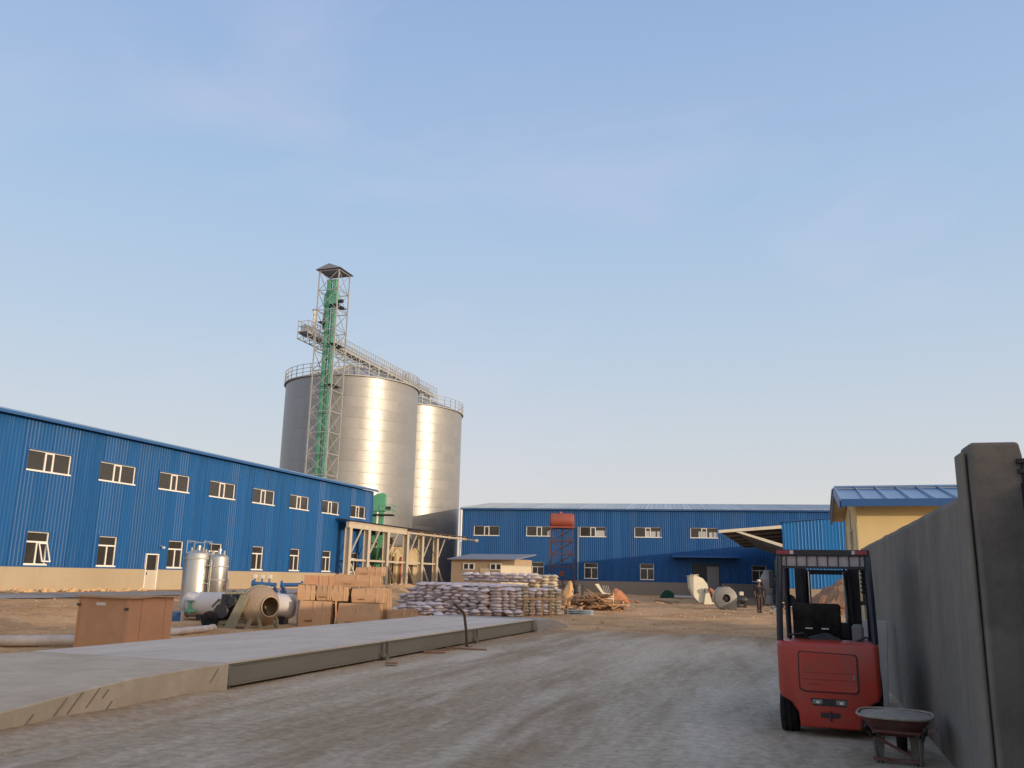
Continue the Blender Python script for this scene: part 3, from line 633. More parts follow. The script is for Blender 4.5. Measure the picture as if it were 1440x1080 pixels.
# loading bay: six cream steel columns under a dark roof, rail beam running past them
lb = thing('loading_bay', 'open cream steel loading bay frame with braced columns and long roof beam', 'loading bay', (-34.9, 63.9, .4))
ys = [0, 3.3, 7.0, 11.2, 14.7, 18.4]
cb_ = MB(); cb_.box(-.19, .19, -.07, .07, 0, 5.0); cb_.box(-.24, -.195, -.21, .21, 0, 5.0); cb_.box(.195, .24, -.21, .21, 0, 5.0); cb_.box(-.3, .3, -.3, .3, -.1, .06)
cme = cb_.mesh('column', M['cream_steel'])
for k, y in enumerate(ys):
    link('column', cme, lb, (0, y, 0))
    b = MB(); b.bar((.2, y + .24, 3.0), (.2, y + 1.9, 4.95), .10); b.build('knee_brace', M['cream_steel'], lb)
    b = MB(); b.bar((.2, y + .24, 2.0), (.2, y + 2.0, .1), .13); b.build('foot_brace', M['cream_steel'], lb)
    if k < 5:
        b = MB(); b.bar((0, y + .2, 2.35), (0, ys[k + 1] - .2, 2.35), .16); b.build('rail', M['cream_steel'], lb)
    link('column', cme, lb, (-5.0, y, 0)) if k > 2 else None
for k in (3, 4):
    b = MB(); b.bar((.06, ys[k] + .2, 4.9), (.06, ys[k + 1] - .2, 3.2), .05); b.bar((-.06, ys[k] + .2, 3.2), (-.06, ys[k + 1] - .2, 4.9), .05); b.build('cross_brace', M['dark'], lb)
b = MB(); b.box(-.14, .14, -.25, 11.0, 4.93, 5.42); b.box(.142, .2, -.25, 11.0, 5.36, 5.44); b.box(.142, .2, -.25, 11.0, 4.92, 4.98); b.build('beam', M['cream_steel'], lb)
b = MB(); b.tube([(.05, 10.9, 5.12), (1.8, 25.6, 5.02)], .10, 10); b.build('pipe', M['cream_steel'], lb, smooth=True)
for y in (11.0, 13.6, 16.2, 19.4, 22.6, 25.5):
    b = MB(); b.lathe([(.10, 0), (.19, 0), (.19, .09), (.10, .09)], (.05 + 1.75 * (y - 10.9) / 14.7, y, 5.12 - .1 * (y - 10.9) / 14.7), (.118, .99, 0), 14); b.build('flange', M['cream_steel'], lb)
b = MB(); b.prism([(.3, 5.47), (.3, 5.55), (-.85, 5.70), (-.85, 5.62)], -.5, 6.2, 'y'); b.prism([(.35, 5.47), (.35, 5.55), (-6, 6.1), (-6, 6.02)], 6.2, 20.0, 'y'); b.build('roof', M['dark'], lb)
b = MB(); b.bar((.0, 11.2, 5.36), (1.45, 23.5, 5.27), .5, .06); b.build('pipe_cover', M['brown_soffit'], lb)
for y in (14.0, 17.5, 21.0): x = .05 + 1.75 * (y - 10.9) / 14.7; b = MB(); b.bar((x, y, 5.08), (x, y, 5.34), .07); b.build('pipe_hanger', M['cream_steel'], lb)
# intake house behind the columns
ih = thing('intake_house', 'cream rendered intake house behind the loading bay columns', 'building', (-36.9, 70.5, .4))
b = MB(); b.box(-3, 0, 0, 13, -.3, 3.9); b.build('wall', M['cream_wall2'], ih)
b = MB(); b.box(-3.2, .25, -.2, 13.2, 3.92, 4.05); b.build('roof', M['hut_roof'], ih)
for (y, w_, h_, m) in ((1.0, 1.1, 2.2, 'rust_red'), (4.6, .8, 2.0, 'brown_soffit'), (9.2, 1.6, 2.3, 'brown_soffit')):
    f = frame_bars(y, y + w_, 0, h_, .1, -.06, .04).build('doorway', M['cream_steel'], ih); f.rotation_euler = (0, 0, R(90))
    b = MB(); b.box(y + .1, y + w_ - .1, -.03, -.01, .05, h_ - .1); q = b.build('door_panel', M[m], f)
for y in (2.8, 6.4, 8.2, 11.8): b = MB(); b.box(.003, .22, y, y + .35, -.1, 3.3); b.build('pilaster', M['cream_wall2'], ih)
for (y, m_) in ((3.4, 'rust_red'), (7.3, 'rust_red'), (5.6, 'brown_soffit')): b = MB(); b.tube([(.25, y, .0), (.25, y, 2.2), (.1, y + .4, 2.9)], .11, 8); b.build('pipe', M[m_], ih, smooth=True)
M['green_dark'] = mat('dark_green_paint', (.02, .10, .05), .6, var=.2, dirt=(.1, .12, .06), damt=.4)
hp = thing('intake_hopper', 'green feed hopper standing between the loading bay columns', 'hopper', (-36.1, 70.9, .4))
hp.scale = (.75, .75, .8)
b = MB(); b.add([(-.8, -.8, 3.9), (.8, -.8, 3.9), (.8, .8, 3.9), (-.8, .8, 3.9), (-.25, -.25, 2.5), (.25, -.25, 2.5), (.25, .25, 2.5), (-.25, .25, 2.5)], [(0, 1, 5, 4), (1, 2, 6, 5), (2, 3, 7, 6), (3, 0, 4, 7), (4, 5, 6, 7)]); b.box(-.82, .82, -.82, .82, 3.9, 4.4); b.build('bin', M['green_dark'], hp)
for x in (-.7, .7):
    for y in (-.7, .7): b = MB(); b.box(x - .05, x + .05, y - .05, y + .05, -.2, 3.88); b.build('leg', M['green_dark'], hp)
b = MB(); b.tube([(0, 0, 2.5), (0, 0, 1.6), (.5, 1.0, .6)], .14, 10); b.build('spout', M['rust_red'], hp, smooth=True)

# ------------------------------------------------------------------ red tank tower, hut, cream panel
rt = thing('tank_tower', 'rusty lattice tower topped with a red tank in front of the warehouse', 'tower', (-21.95, 83.6, .15), R(14))
wt, wb, ht = 1.05, 1.28, 6.3
for x in (-1, 1):
    for y in (-1, 1):
        b = MB(); b.bar((x * wb, y * wb, -.2), (x * wt, y * wt, ht), .12); b.build('leg', M['rust'], rt)
nb = 5
for k in range(nb):
    z0, z1 = k * ht / nb, (k + 1) * ht / nb; a0 = wb + (wt - wb) * k / nb; a1 = wb + (wt - wb) * (k + 1) / nb
    for q in range(4):
        c, s_ = [(1, 0), (0, 1), (-1, 0), (0, -1)][q]
        P = lambda u, v, z: (c * u - s_ * v, s_ * u + c * v, z)
        b = MB(); b.bar(P(-a0, -a0, z0), P(a1, -a1, z1), .06); b.bar(P(a0, -a0, z0), P(-a1, -a1, z1), .06); b.build('cross_brace', M['rust'], rt)
        b = MB(); b.bar(P(-a1, -a1, z1), P(a1, -a1, z1), .09); b.build('girt', M['rust'], rt)
b = MB(); b.box(-1.25, 1.25, -1.15, 1.15, ht, ht + .12); b.build('platform', M['rust_red'], rt)
b = MB(); b.lathe([(0, -1.22), (.5, -1.2), (.66, -1.1), (.68, -1.0), (.68, 1.0), (.66, 1.1), (.5, 1.2), (0, 1.22)], (0, 0, ht + .78), (1, 0, 0), 24); b.build('tank', M['rust_red'], rt, smooth=True)
b = MB(); b.tube([(-.2, -.2, ht + 1.4), (-.2, -.2, ht + 1.6)], .18, 10); b.build('hatch', M['rust_red'], rt)
b = MB(); b.tube([(.0, -.3, ht), (.0, -.3, 1.4), (.2, -.5, .6)], .06, 8); b.build('drain_pipe', M['rust'], rt)
b = MB(); b.lathe([(0, 0), (.26, 0), (.26, .06), (0, .06)], (.0, -.35, 1.9), (0, -1, 0), 14); b.build('valve_wheel', M['rust_red'], rt)

ht_ = thing('utility_hut', 'small tan hut with two little windows and grey lean roof', 'hut', (-26.2, 65.1, .35), R(-8))
hd_ = [(1.1, 2.1), (3.5, 4.5)]
b = MB(); b.box(0, 5.6, 0, 3.2, -.3, 2.62); b.build('wall', M['hut'], ht_)
b = MB(); b.prism([(-.35, 2.55), (-.35, 2.63), (3.5, 3.1), (3.5, 3.02)], -.2, 5.85, 'x'); b.build('roof', M['hut_roof'], ht_)
for (x0, x1) in hd_:
    f = frame_bars(x0, x1, 1.78, 2.28, .06, -.05, -.003); f.box((x0 + x1) / 2 - .05, (x0 + x1) / 2 + .05, -.05, -.003, 1.84, 2.22); f = f.build('window', M['white'], ht_)
    pane(f, x0 + .06, (x0 + x1) / 2 - .05, 1.84, 2.22, -.02); pane(f, (x0 + x1) / 2 + .05, x1 - .06, 1.84, 2.22, -.02)
b = MB(); b.box(2.65, 2.7, -.03, -.002, 0, 1.95); b.box(3.4, 3.45, -.03, -.002, 0, 1.95); b.box(2.702, 3.398, -.02, -.002, 0, 1.9); b.build('door', M['cream_wall2'], ht_)
b = MB(); b.box(2.15, 2.33, -.04, -.003, 1.35, 1.55); b.build('meter_box', M['brown_soffit'], ht_)

M['cream_board'] = mat('cream_sheet_board', (.72, .63, .45), .7, var=.1, dirt=(.5, .4, .26), damt=.35)
cp = thing('sheet_panel', 'upright cream sheet panel standing behind the sack pile', 'panel', (-16.65, 49.3, 0), R(17))
b = MB(); b.box(0, 1.82, 0, .12, .0, 2.28); b.build('board', M['cream_board'], cp)
b = MB(); b.box(-.04, 1.86, -.03, .15, 2.28, 2.32); b.box(-.05, -.002, -.03, .15, 0, 2.28); b.box(1.822, 1.87, -.03, .15, 0, 2.28); b.build('edge_frame', M['cream_steel'], cp)
for x in (.2, 1.6): b = MB(); b.bar((x, .9, .0), (x, .13, 1.7), .07); b.build('prop', M['wood'], cp)

# ------------------------------------------------------------------ sacks
def sack_mesh(seed, m):
    rn = random.Random(seed); nx_, ny_ = 6, 4; b = MB(); L_, W_, H_ = .64, .40, .172
    top = []; bot = []
    for i in range(nx_ + 1):
        for j in range(ny_ + 1):
            u, v = i / nx_ * 2 - 1, j / ny_ * 2 - 1; e = max(0, 1 - abs(u) ** 6) ** .38 * max(0, 1 - abs(v) ** 4) ** .42
            x = v * W_ / 2 * (1 - .10 * u * u); y = u * L_ / 2 * (1 - .05 * v * v)
            d = rn.uniform(-.022, .022)
            top.append((x, y, H_ * (.5 + .5 * e) + d * e)); bot.append((x, y, H_ * (.5 - .5 * e) + .006))
    n_ = ny_ + 1; N = len(top); b.v = top + bot
    for i in range(nx_):
        for j in range(ny_):
            a = i * n_ + j; b.f.append((a, a + 1, a + n_ + 1, a + n_)); b.f.append((N + a, N + a + n_, N + a + n_ + 1, N + a + 1))
    return b.mesh('sack', m, smooth=True)
SM = [sack_mesh(i, M['sack']) for i in range(4)]; SC = [sack_mesh(i + 9, M['sack_cream']) for i in range(2)]
rn = random.Random(11); nsack = 0
ORD = ['lowest', 'second', 'third', 'fourth', 'fifth', 'sixth', 'seventh', 'eighth', 'ninth', 'tenth', 'eleventh', 'twelfth', 'thirteenth']
NTH = ['first', 'second', 'third', 'fourth', 'fifth', 'sixth', 'seventh', 'eighth', 'ninth', 'tenth', 'eleventh']
def sack(x, y, z, rz, label, group, cream=False):
    global nsack
    o = link('sack', rn.choice(SC if cream else SM), None, (x + rn.uniform(-.035, .035), y + rn.uniform(-.05, .05), z + rn.uniform(-.01, .01)), (R(rn.uniform(-6, 6)), R(rn.uniform(-7, 7)), rz + R(rn.uniform(-9, 9))))
    tag(o, label, 'sack', group); nsack += 1
    return o
LH = .128
G1 = 'sacks in the long stacked wall'
for c in range(10):                                    # front wall, sack ends facing the road
    x = -16.35 + c * .40; hmax = 6 if c == 0 else 8 if c == 1 else 10 if c < 5 else 9 + (c % 3 == 0)
    for k in range(hmax):
        sack(x + (.0 if k % 2 else .1), 35.2 + .015 * k + .1 * (c / 10), relief(x, 35.2) - .03 + k * LH, R(90) if (k + c) % 5 == 4 else 0, f'greyish sack {ORD[k]} from ground, {NTH[c]} column from left of the front sack wall', G1)
for c in range(10):                                    # returning side of the pile
    t = c / 9; x, y = -12.25 + 1.75 * t, 35.55 + 3.3 * t
    for k in range(9 if c % 4 else 10):
        sack(x, y, -.02 + k * LH, R(62), f'sack {ORD[k]} from ground, {NTH[c]} column from near corner of the sack pile side', 'sacks in the returning side of the pile', cream=(c in (4, 8) or (c > 5 and rn.random() < .45)))
for c in range(3):                                     # tall cream end column
    for k in range(13):
        sack(-12.05 + .36 * c, 40.6 + .3 * c, -.02 + k * .135, R(75), f'cream sack {ORD[k]} from the ground in {NTH[c]} tall column behind the sack pile end', 'cream sacks in the tall end column', cream=True)
for k in range(3):                                     # upper heap behind
    for c in range(8):
        sack(-15.2 + .45 * c + .2 * (k % 2), 40.0 + .05 * c, 1.38 + k * .135, R(rn.choice((15, 70, 95))), f'grey crosswise sack {NTH[c]} from left in {ORD[k]} layer of the raised rear heap', 'sacks on the raised rear heap')
for k in range(4):                                     # low spill in front, left
    for c in range(7 - k):
        sack(-15.95 + c * .38 + k * .3 - .5, 33.9 + .12 * (c % 3) + .12 * k, relief(-15.5, 34) - .03 + k * .12, R(rn.choice((0, 40, 80))), f'dusty grey sack {NTH[c]} from left in {ORD[k]} layer of the low spilled heap', 'sacks in the low spilled heap')
for k in range(2):
    for c in range(6):
        sack(-13.3 + c * .4, 34.7 + .25 * c - .1 * k, -.02 + k * .12, R(40 + rn.uniform(-20, 20)), f'dusty sack {NTH[c]} from left in {ORD[k]} layer along the foot of the sack wall', 'sacks in the low spilled heap')
bulk = MB()                                            # the pile's core behind the counted faces
for k in range(10):
    for (x0, y0, n1, n2) in ((-15.9, 35.95, 9, 6),):
        for i in range(n1):
            for j in range(n2):
                if k < 8 and j > 0 and i not in (0,): continue
                me = SM[(i + j + k) % 4]; a = R(rn.uniform(-8, 8)); ca, sa = math.cos(a), math.sin(a)
                ox, oy, oz = x0 + .42 * i + rn.uniform(-.04, .04), y0 + .7 * j, k * LH
                bulk.add([(ox + v.co.x * ca - v.co.y * sa, oy + v.co.x * sa + v.co.y * ca, oz + v.co.z) for v in me.vertices], [tuple(p.vertices) for p in me.polygons])
stuff(bulk.build('sack_pile_core', M['sack'], smooth=True))

# ------------------------------------------------------------------ cartons
def carton(x, y, z, w, d, h, rz, label, m='carton', group='cardboard cartons in the heap', cat='carton', sag=.028):
    t = thing('carton', label, cat, (x, y, z), rz, group); r2 = random.Random(label)
    b = MB(); n = 3; dx = [r2.uniform(-sag, sag) for _ in range(4)]
    v = []; 
    for k, zz in enumerate((0, h * .5, h)):
        bul = sag if k == 1 else 0
        for q, (px, py) in enumerate(((-w / 2 - bul, -d / 2 - bul), (w / 2 + bul, -d / 2 - bul), (w / 2 + bul, d / 2 + bul), (-w / 2 - bul, d / 2 + bul))):
            v.append((px + (dx[q] if k == 2 else 0), py, zz + (dx[q] if k == 2 else 0)))
    f_ = [(0, 3, 2, 1)] + [(k * 4 + q, k * 4 + (q + 1) % 4, k * 4 + 4 + (q + 1) % 4, k * 4 + 4 + q) for k in range(2) for q in range(4)]
    b.add(v, f_); b.build('body', M[m], t, bevel=.008)
    for sgn in (-1, 1):
        b = MB(); b.add([(-w / 2, sgn * d / 2, h + dx[0] * .4), (w / 2, sgn * d / 2, h + dx[1] * .4), (w / 2, sgn * .006, h - .012), (-w / 2, sgn * .006, h - .012)], [(0, 1, 2, 3)])
        b.add([(-w / 2, sgn * d / 2, h + dx[0] * .4 - .006), (w / 2, sgn * d / 2, h + dx[1] * .4 - .006), (w / 2, sgn * .006, h - .018), (-w / 2, sgn * .006, h - .018)], [(3, 2, 1, 0)])
        b.build('flap', M[m], t)
    for bx in ((-.035, .035, -d / 2 - sag - .004, -d / 2 - sag - .001, h * .62, h - .01), (w * .28, w * .28 + .05, -d / 2 - sag - .004, -d / 2 - sag - .001, .02, h - .02), (w / 2 + sag + .001, w / 2 + sag + .004, -.03, .03, .03, h - .02)):
        b = MB(); b.box(*bx); b.build('tape', M['tape'], t)
    b = MB(); q0 = -w * .3
    for q in range(7):
        q1 = r2.uniform(.012, .03); b.box(q0, q0 + q1, -d / 2 - sag - .003, -d / 2 - sag - .001, h * .2, h * (.26 if q % 3 else .29)); q0 += q1 + .012
    b.build('print', M['print_brown'], t) if r2.random() < .6 else None
    return t
A = R(18)
carton(-14.35, 24.55, .02, .95, .75, .78, A, 'wide carton in bottom row beside the white tank leg')
carton(-13.1, 25.05, .0, 1.25, .8, .74, A, 'long bottom row carton under the middle of the heap')
carton(-11.95, 25.85, .0, .8, .6, .55, A + .1, 'low carton at the right end of the bottom row')
carton(-14.72, 24.55, .81, .52, .55, .48, A + .06, 'small open topped carton at upper left of the heap')
carton(-14.15, 24.75, .81, .45, .6, .46, A - .12, 'narrow carton with pale label, second in middle row')
carton(-13.72, 24.9, .80, .46, .6, .46, A, 'square carton third in middle row of the heap')
carton(-12.95, 25.3, .76, .98, .65, .45, A, 'wide carton with printed mark in middle row')
carton(-13.45, 25.5, 1.24, 1.42, .7, .36, A + .05, 'long sagging carton lying across the top of the heap', sag=.03)
carton(-13.3, 26.0, 1.58, .85, .5, .28, A - .1, 'flat wrapped carton on the very top of the heap', sag=.03)
carton(-13.6, 26.3, 0, 1.6, 1.0, 1.2, A, 'large hidden carton behind the middle of the heap')
carton(-16.95, 29.3, relief(-16.95, 29.3), 1.2, 1.0, 1.5, A, 'tall pinkish strapped carton standing behind the heap', m='carton_pink')
b = MB()

# big carton crate behind the weighbridge
ck = thing('crate', 'big reddish brown carton crate standing behind the weighbridge', 'crate', (-13.05, 14.8, 0), R(1))
b = MB(); b.box(-.6, .6, -.66, .66, .0, 1.10); b.build('body', M['carton_red'], ck, bevel=.012)
b = MB(); b.box(.601, .615, -.66, -.62, 0, 1.1); b.box(.601, .612, -.30, -.18, 0, 1.1); b.box(.601, .612, .40, .52, 0, 1.1); b.box(.601, .606, -.615, -.305, 0, 1.08); b.box(.601, .606, -.175, .395, 0, 1.08); b.box(.601, .606, .525, .65, 0, 1.08); b.build('side_board', M['carton_pink'], ck)
b = MB(); b.box(-.6, -.56, -.675, -.661, 0, 1.1); b.box(.55, .612, -.675, -.661, 0, 1.1); b.build('corner_strip', M['carton_pink'], ck)
lid = MB()
for i in range(7):
    for j in range(5):
        u, v = i / 6, j / 4; lid.v.append((-.68 + 1.36 * u, -.72 + 1.44 * v, 1.125 - .02 * math.sin(u * 3.1) + .012 * math.sin(v * 7 + u * 4)))
lid.f = [(i * 5 + j, (i + 1) * 5 + j, (i + 1) * 5 + j + 1, i * 5 + j + 1) for i in range(6) for j in range(4)]
lo = lid.build('lid', M['carton'], ck); md = lo.modifiers.new('thick', 'SOLIDIFY'); md.thickness = .03
b = MB(); b.box(-.17, .05, -.668, -.661, .94, 1.0); b.build('sticker', M['label'], ck)
for (x, z) in ((-.6, .92), (.56, .86)): b = MB(); b.box(x - .03, x + .06, -.69, -.676, z, z + .05); b.build('latch', M['tape_dark'], ck)

# ------------------------------------------------------------------ tanks, manifold, mixer, pipes
def vtank(loc, r, h, label, extra):
    t = thing('upright_tank', label, 'tank', loc, R(15), 'upright steel tanks')
    b = MB(); b.lathe([(0, .25), (r * .5, .22), (r, .42), (r, h - .14), (r * .92, h - .04), (r * .5, h + .05), (0, h + .08)], n=32); b.build('vessel', M['steel'], t, smooth=True)
    for z in ((.75, 1.2, 1.65) if extra else (1.9,)):
        b = MB(); b.lathe([(r + .002, z), (r + .02, z + .01), (r + .02, z + .05), (r + .002, z + .06)], n=32); b.build('band', M['galv_dull'], t, smooth=True)
    for k in range(4):
        a = k * math.pi / 2 + .6; b = MB(); b.bar((r * .8 * math.cos(a), r * .8 * math.sin(a), -.05), (r * .8 * math.cos(a), r * .8 * math.sin(a), .5), .07); b.build('leg', M['galv_dull'], t)
    b = MB(); b.tube([(0, 0, h + .05), (0, 0, h + .22)], .07, 10); b.tube([(.2, -.1, h), (.2, -.1, h + .16)], .04, 8); b.tube([(-.22, -.05, h), (-.22, -.05, h + .15)], .05, 8); b.build('nozzle', M['steel'], t, smooth=True)
    return t, r, h
t1, r, h = vtank((-19.55, 25.3, .12), .46, 2.15, 'wide upright polished steel tank next to the big crate', False)
b = MB()
for a, c in (((-.3, -.3), (.3, -.3)), ((.3, -.3), (.3, .3)), ((.3, .3), (-.3, .3)), ((-.3, .3), (-.3, -.3))): b.bar((*a, h + .38), (*c, h + .30), .016); b.bar((*a, h - .05), (*a, h + .38), .022)
b.build('top_rail', M['galv_dull'], t1)
t2, r, h = vtank((-18.84, 25.5, .12), .32, 2.05, 'narrow upright banded steel tank joined by pipes', True)
b = MB(); b.tube([(-.42, -.15, 2.25), (-.42, -.15, .5)], .035, 8); b.tube([(-.12, -.37, 1.9), (-.12, -.37, .4), (.05, -.4, .3)], .025, 8); b.tube([(.4, -.1, 1.5), (.44, -.1, .9)], .03, 8); b.tube([(-.42, -.15, 1.7), (-.2, -.3, 1.7)], .03, 8); b.tube([(-.42, -.15, 1.1), (-.2, -.3, 1.1)], .03, 8); b.build('side_pipe', M['steel'], t2, smooth=True)

ht2 = thing('horizontal_tank', 'long white horizontal pressure tank lying behind the cement mixer', 'tank', (-18.45, 23.55, .05), R(18))
b = MB(); b.lathe([(0, -.18), (.2, -.15), (.34, -.04), (.385, .06), (.385, 2.0)], (0, 0, .55), (1, 0, 0), 28); b.build('shell', M['white_tank'], ht2, smooth=True)
b = MB(); b.lathe([(.385, 2.001), (.385, 2.9), (.385, 3.28), (.34, 3.37), (.2, 3.44), (0, 3.46)], (0, 0, .55), (1, 0, 0), 28); b.build('rear_shell', M['white_tank'], ht2, smooth=True)
b = MB(); b.lathe([(.387, 2.84), (.42, 2.84), (.42, 2.92), (.387, 2.92)], (0, 0, .55), (1, 0, 0), 28); b.lathe([(.387, .03), (.405, .03), (.405, .08), (.387, .08)], (0, 0, .55), (1, 0, 0), 28); b.build('band', M['galv_dull'], ht2, smooth=True)
for x in (.5, 3.1): b = MB(); b.box(x - .08, x + .08, -.3, .3, -.05, .25); b.box(x - .25, x + .25, -.36, .36, -.1, -.05); b.build('saddle', M['navy'], ht2)
b = MB(); b.box(2.6, 3.75, -.42, -.36, -.08, .0); b.box(3.6, 3.68, -.4, -.34, .0, .75); b.box(3.6, 3.68, .2, .28, .0, .75); b.build('skid_frame', M['galv_dull'], ht2)
b = MB(); b.tube([(.25, -.42, .3), (.25, -.42, .62)], .05, 8); b.lathe([(.02, 0), (.12, 0), (.12, .03), (.02, .03)], (.25, -.42, .66), (0, 0, 1), 12); b.tube([(.1, -.42, .36), (.45, -.42, .36)], .045, 8); b.build('valve', M['green'], ht2)

vm = thing('valve_manifold', 'blue pipe manifold with three pale meter heads above the white tank', 'manifold', (-17.05, 24.95, 0), R(18))
b = MB(); b.tube([(.0, 0, 1.27), (.78, 0, 1.24)], .065, 10); b.build('header_pipe', M['pipe_blue'], vm, smooth=True)
b = MB(); b.tube([(.95, .02, 1.24), (1.62, .02, 1.26)], .065, 10); b.build('header_pipe', M['pipe_blue'], vm, smooth=True)
for x in (.0, .95, 1.62): b = MB(); b.lathe([(.05, -.02), (.12, -.02), (.12, .02), (.05, .02)], (x, 0.01, 1.26), (1, 0, 0), 14); b.build('flange', M['pipe_blue'], vm)
for x in (.06, .30, .54):
    b = MB(); b.tube([(x, 0, 1.26), (x, 0, 1.42)], .03, 8); b.build('meter_stem', M['pipe_blue'], vm)
    b = MB(); b.box(x - .07, x + .08, -.07, .07, 1.42, 1.56); b.build('meter_head', M['cap'], vm, bevel=.02)
b = MB(); b.box(.28, .58, -.1, .12, .0, 1.2); b.build('support_post', M['white_tank'], vm)
for x in (.74, 1.02, 1.58):
    b = MB(); b.tube([(x, 0, 1.25), (x, 0, .8)], .05, 8)
    for z in (1.1, .95): b.lathe([(.05, 0), (.1, 0), (.1, .025), (.05, .025)], (x, 0, z), (0, 0, 1), 10)
    b.box(x - .09, x + .09, -.08, .08, .98, 1.06); b.build('valve', M['pipe_blue'], vm)
b = MB(); b.tube([(.74, 0, .86), (1.02, 0, .86)], .045, 8); b.tube([(1.02, 0, .9), (1.3, .05, .92)], .03, 8); b.build('link_pipe', M['pipe_blue'], vm)

cmx = thing('cement_mixer', 'cement caked drum mixer with exposed engine behind the weighbridge', 'cement mixer', (-15.3, 22.8, 0), R(5))
b = MB(); b.lathe([(0, -.44), (.26, -.44), (.36, -.38), (.53, -.12), (.55, .04), (.53, .16), (.27, .52), (.275, .57), (.245, .57), (.24, .52), (.5, .16), (.2, -.3), (0, -.3)], (0, 0, .58), (.86, -.50, .03), 32); b.build('drum', M['mixer'], cmx, smooth=True)
b = MB(); b.lathe([(.545, -.03), (.575, -.03), (.575, .03), (.545, .03)], (0, 0, .58), (.86, -.50, .03), 32); b.build('ring_gear', M['mixer_frame'], cmx)
cmx.scale = (1.12, 1.12, 1.1)
b = MB(); b.bar((-.05, -.5, .0), (.1, -.28, .62), .1); b.bar((.3, .35, 0), (.1, .2, .6), .1); b.bar((-.05, -.5, .05), (.3, .35, .05), .1); b.bar((-1.1, -.5, .12), (-.0, -.3, .25), .1); b.bar((-1.1, .1, .12), (.1, .2, .25), .1); b.build('frame', M['mixer_frame'], cmx)
b = MB(); b.prism([(-1.25, .05), (-.62, .05), (-.28, .82), (-.42, .96), (-.7, .9)], -.10, -.05, 'y'); b.build('side_plate', M['mixer_frame'], cmx)
b = MB(); b.prism([(-.62, .02), (-.30, .02), (.02, .88), (-.2, .9)], -.62, -.57, 'y'); b.build('front_plate', M['mixer_frame'], cmx)
b = MB(); b.box(-.95, -.45, -.45, .05, .35, .75); b.lathe([(0, -.1), (.2, -.1), (.2, .1), (0, .1)], (-.75, -.5, .45), (0, 1, 0), 16); b.lathe([(0, -.1), (.13, -.1), (.13, .1), (0, .1)], (-.45, -.52, .72), (0, 1, 0), 16); b.tube([(-.9, -.2, .7), (-.6, -.3, .95), (-.35, -.3, .85)], .06, 8); b.box(-.8, -.5, -.56, -.4, .55, .9); b.build('engine', M['dark'], cmx, bevel=.02)
b = MB(); b.prism([(-1.18, .12), (-.60, .08), (-.22, .70), (-.36, .93), (-.72, .90)], -.42, -.12, 'y'); b.build('engine_cover', M['dark'], cmx, bevel=.04)
b = MB(); b.bar((-1.25, -.5, .06), (-.68, -.5, .92), .07); b.bar((-1.25, -.5, .06), (-.6, -.5, .06), .07); b.bar((-.68, -.5, .92), (-.2, -.5, .95), .06); b.build('engine_frame', M['mixer_frame'], cmx)
b = MB(); b.tube([(-1.2, -.3, .55), (-1.0, -.32, .75), (-.85, -.3, .6)], .035, 8); b.build('exhaust_pipe', M['mixer_frame'], cmx)
for (x, y) in ((-1.05, -.6), (-1.05, .3)): b = MB(); b.lathe([(0, -.05), (.22, -.06), (.24, 0), (.22, .06), (0, .05)], (x, y, .22), (0, 1, 0), 18); b.build('wheel', M['black'], cmx, smooth=True)
for (x, y) in ((.35, -.42), (.45, .3)): b = MB(); b.bar((x, y, 0), (x - .15, y, .45), .06); b.build('prop_leg', M['mixer_frame'], cmx)

sb = thing('steel_beam', 'short blue steel beam lying beside the horizontal tank', 'beam', (-18.6, 22.6, .12), R(25))
b = MB(); b.box(-.6, .6, -.1, .1, 0, .04); b.box(-.6, .6, -.03, .03, .042, .24); b.box(-.6, .6, -.1, .1, .242, .28); b.build('section', M['pipe_blue'], sb)
b = MB(); b.box(.6, .63, -.12, .12, .0, .29); b.build('end_plate', M['pvc'], sb)
def pipe(label, p, q, r):
    t = thing('pipe', label, 'pipe', p); d = Vector(q) - Vector(p)
    b = MB(); b.tube([(0, 0, 0), d * .5, d], r, 14); b.build('barrel', M['pvc'], t, smooth=True)
    dn = d.normalized(); c = MB(); c.tube([d - dn * .12, d], r * 1.18, 14); c.build('socket', M['pvc'], t, smooth=True)
pipe('long dusty white pipe on the soil at far left', (-19.5, 11.2, .12), (-14.6, 15.9, .12), .115)
pipe('short white pipe end poking out right of the big crate', (-15.1, 17.6, .1), (-15.5, 21.0, .1), .09)

# ------------------------------------------------------------------ weighbridge
M['groove'] = mat('dark_groove', (.24, .195, .145), .95)  # dark tone of thin bars marking grooves on the ramp side
wb_ = thing('weighbridge', 'long grey steel deck weighbridge with concrete approach ramps', 'weighbridge', (-7.65, 10.72, 0))
BW, BLn = 3.5, 15.15
for k in range(3):
    y0, y1 = k * 5.05 + (.02 if k else .0), (k + 1) * 5.05 - .02
    b = MB(); b.box(-BW, 0, y0, y1, .375, .40); b.build('deck_plate', M['deck'], wb_)
    for (x0, x1) in ((-.10, -.02), (-BW + .02, -BW + .1)):
        b = MB(); b.box(x0, x1, y0, y1, .345, .373); b.box(x0 + .02, x1 - .02, y0, y1, .095, .344); b.box(x0, x1, y0, y1, .07, .094); b.build('side_beam', M['beam'], wb_)
    for yy in (y0 + .06, y1 - .12):
        b = MB(); b.box(-.12, .015, yy, yy + .05, .075, .36); b.box(-.03, .05, yy - .05, yy + .1, .10, .15); b.build('end_bracket', M['beam'], wb_)
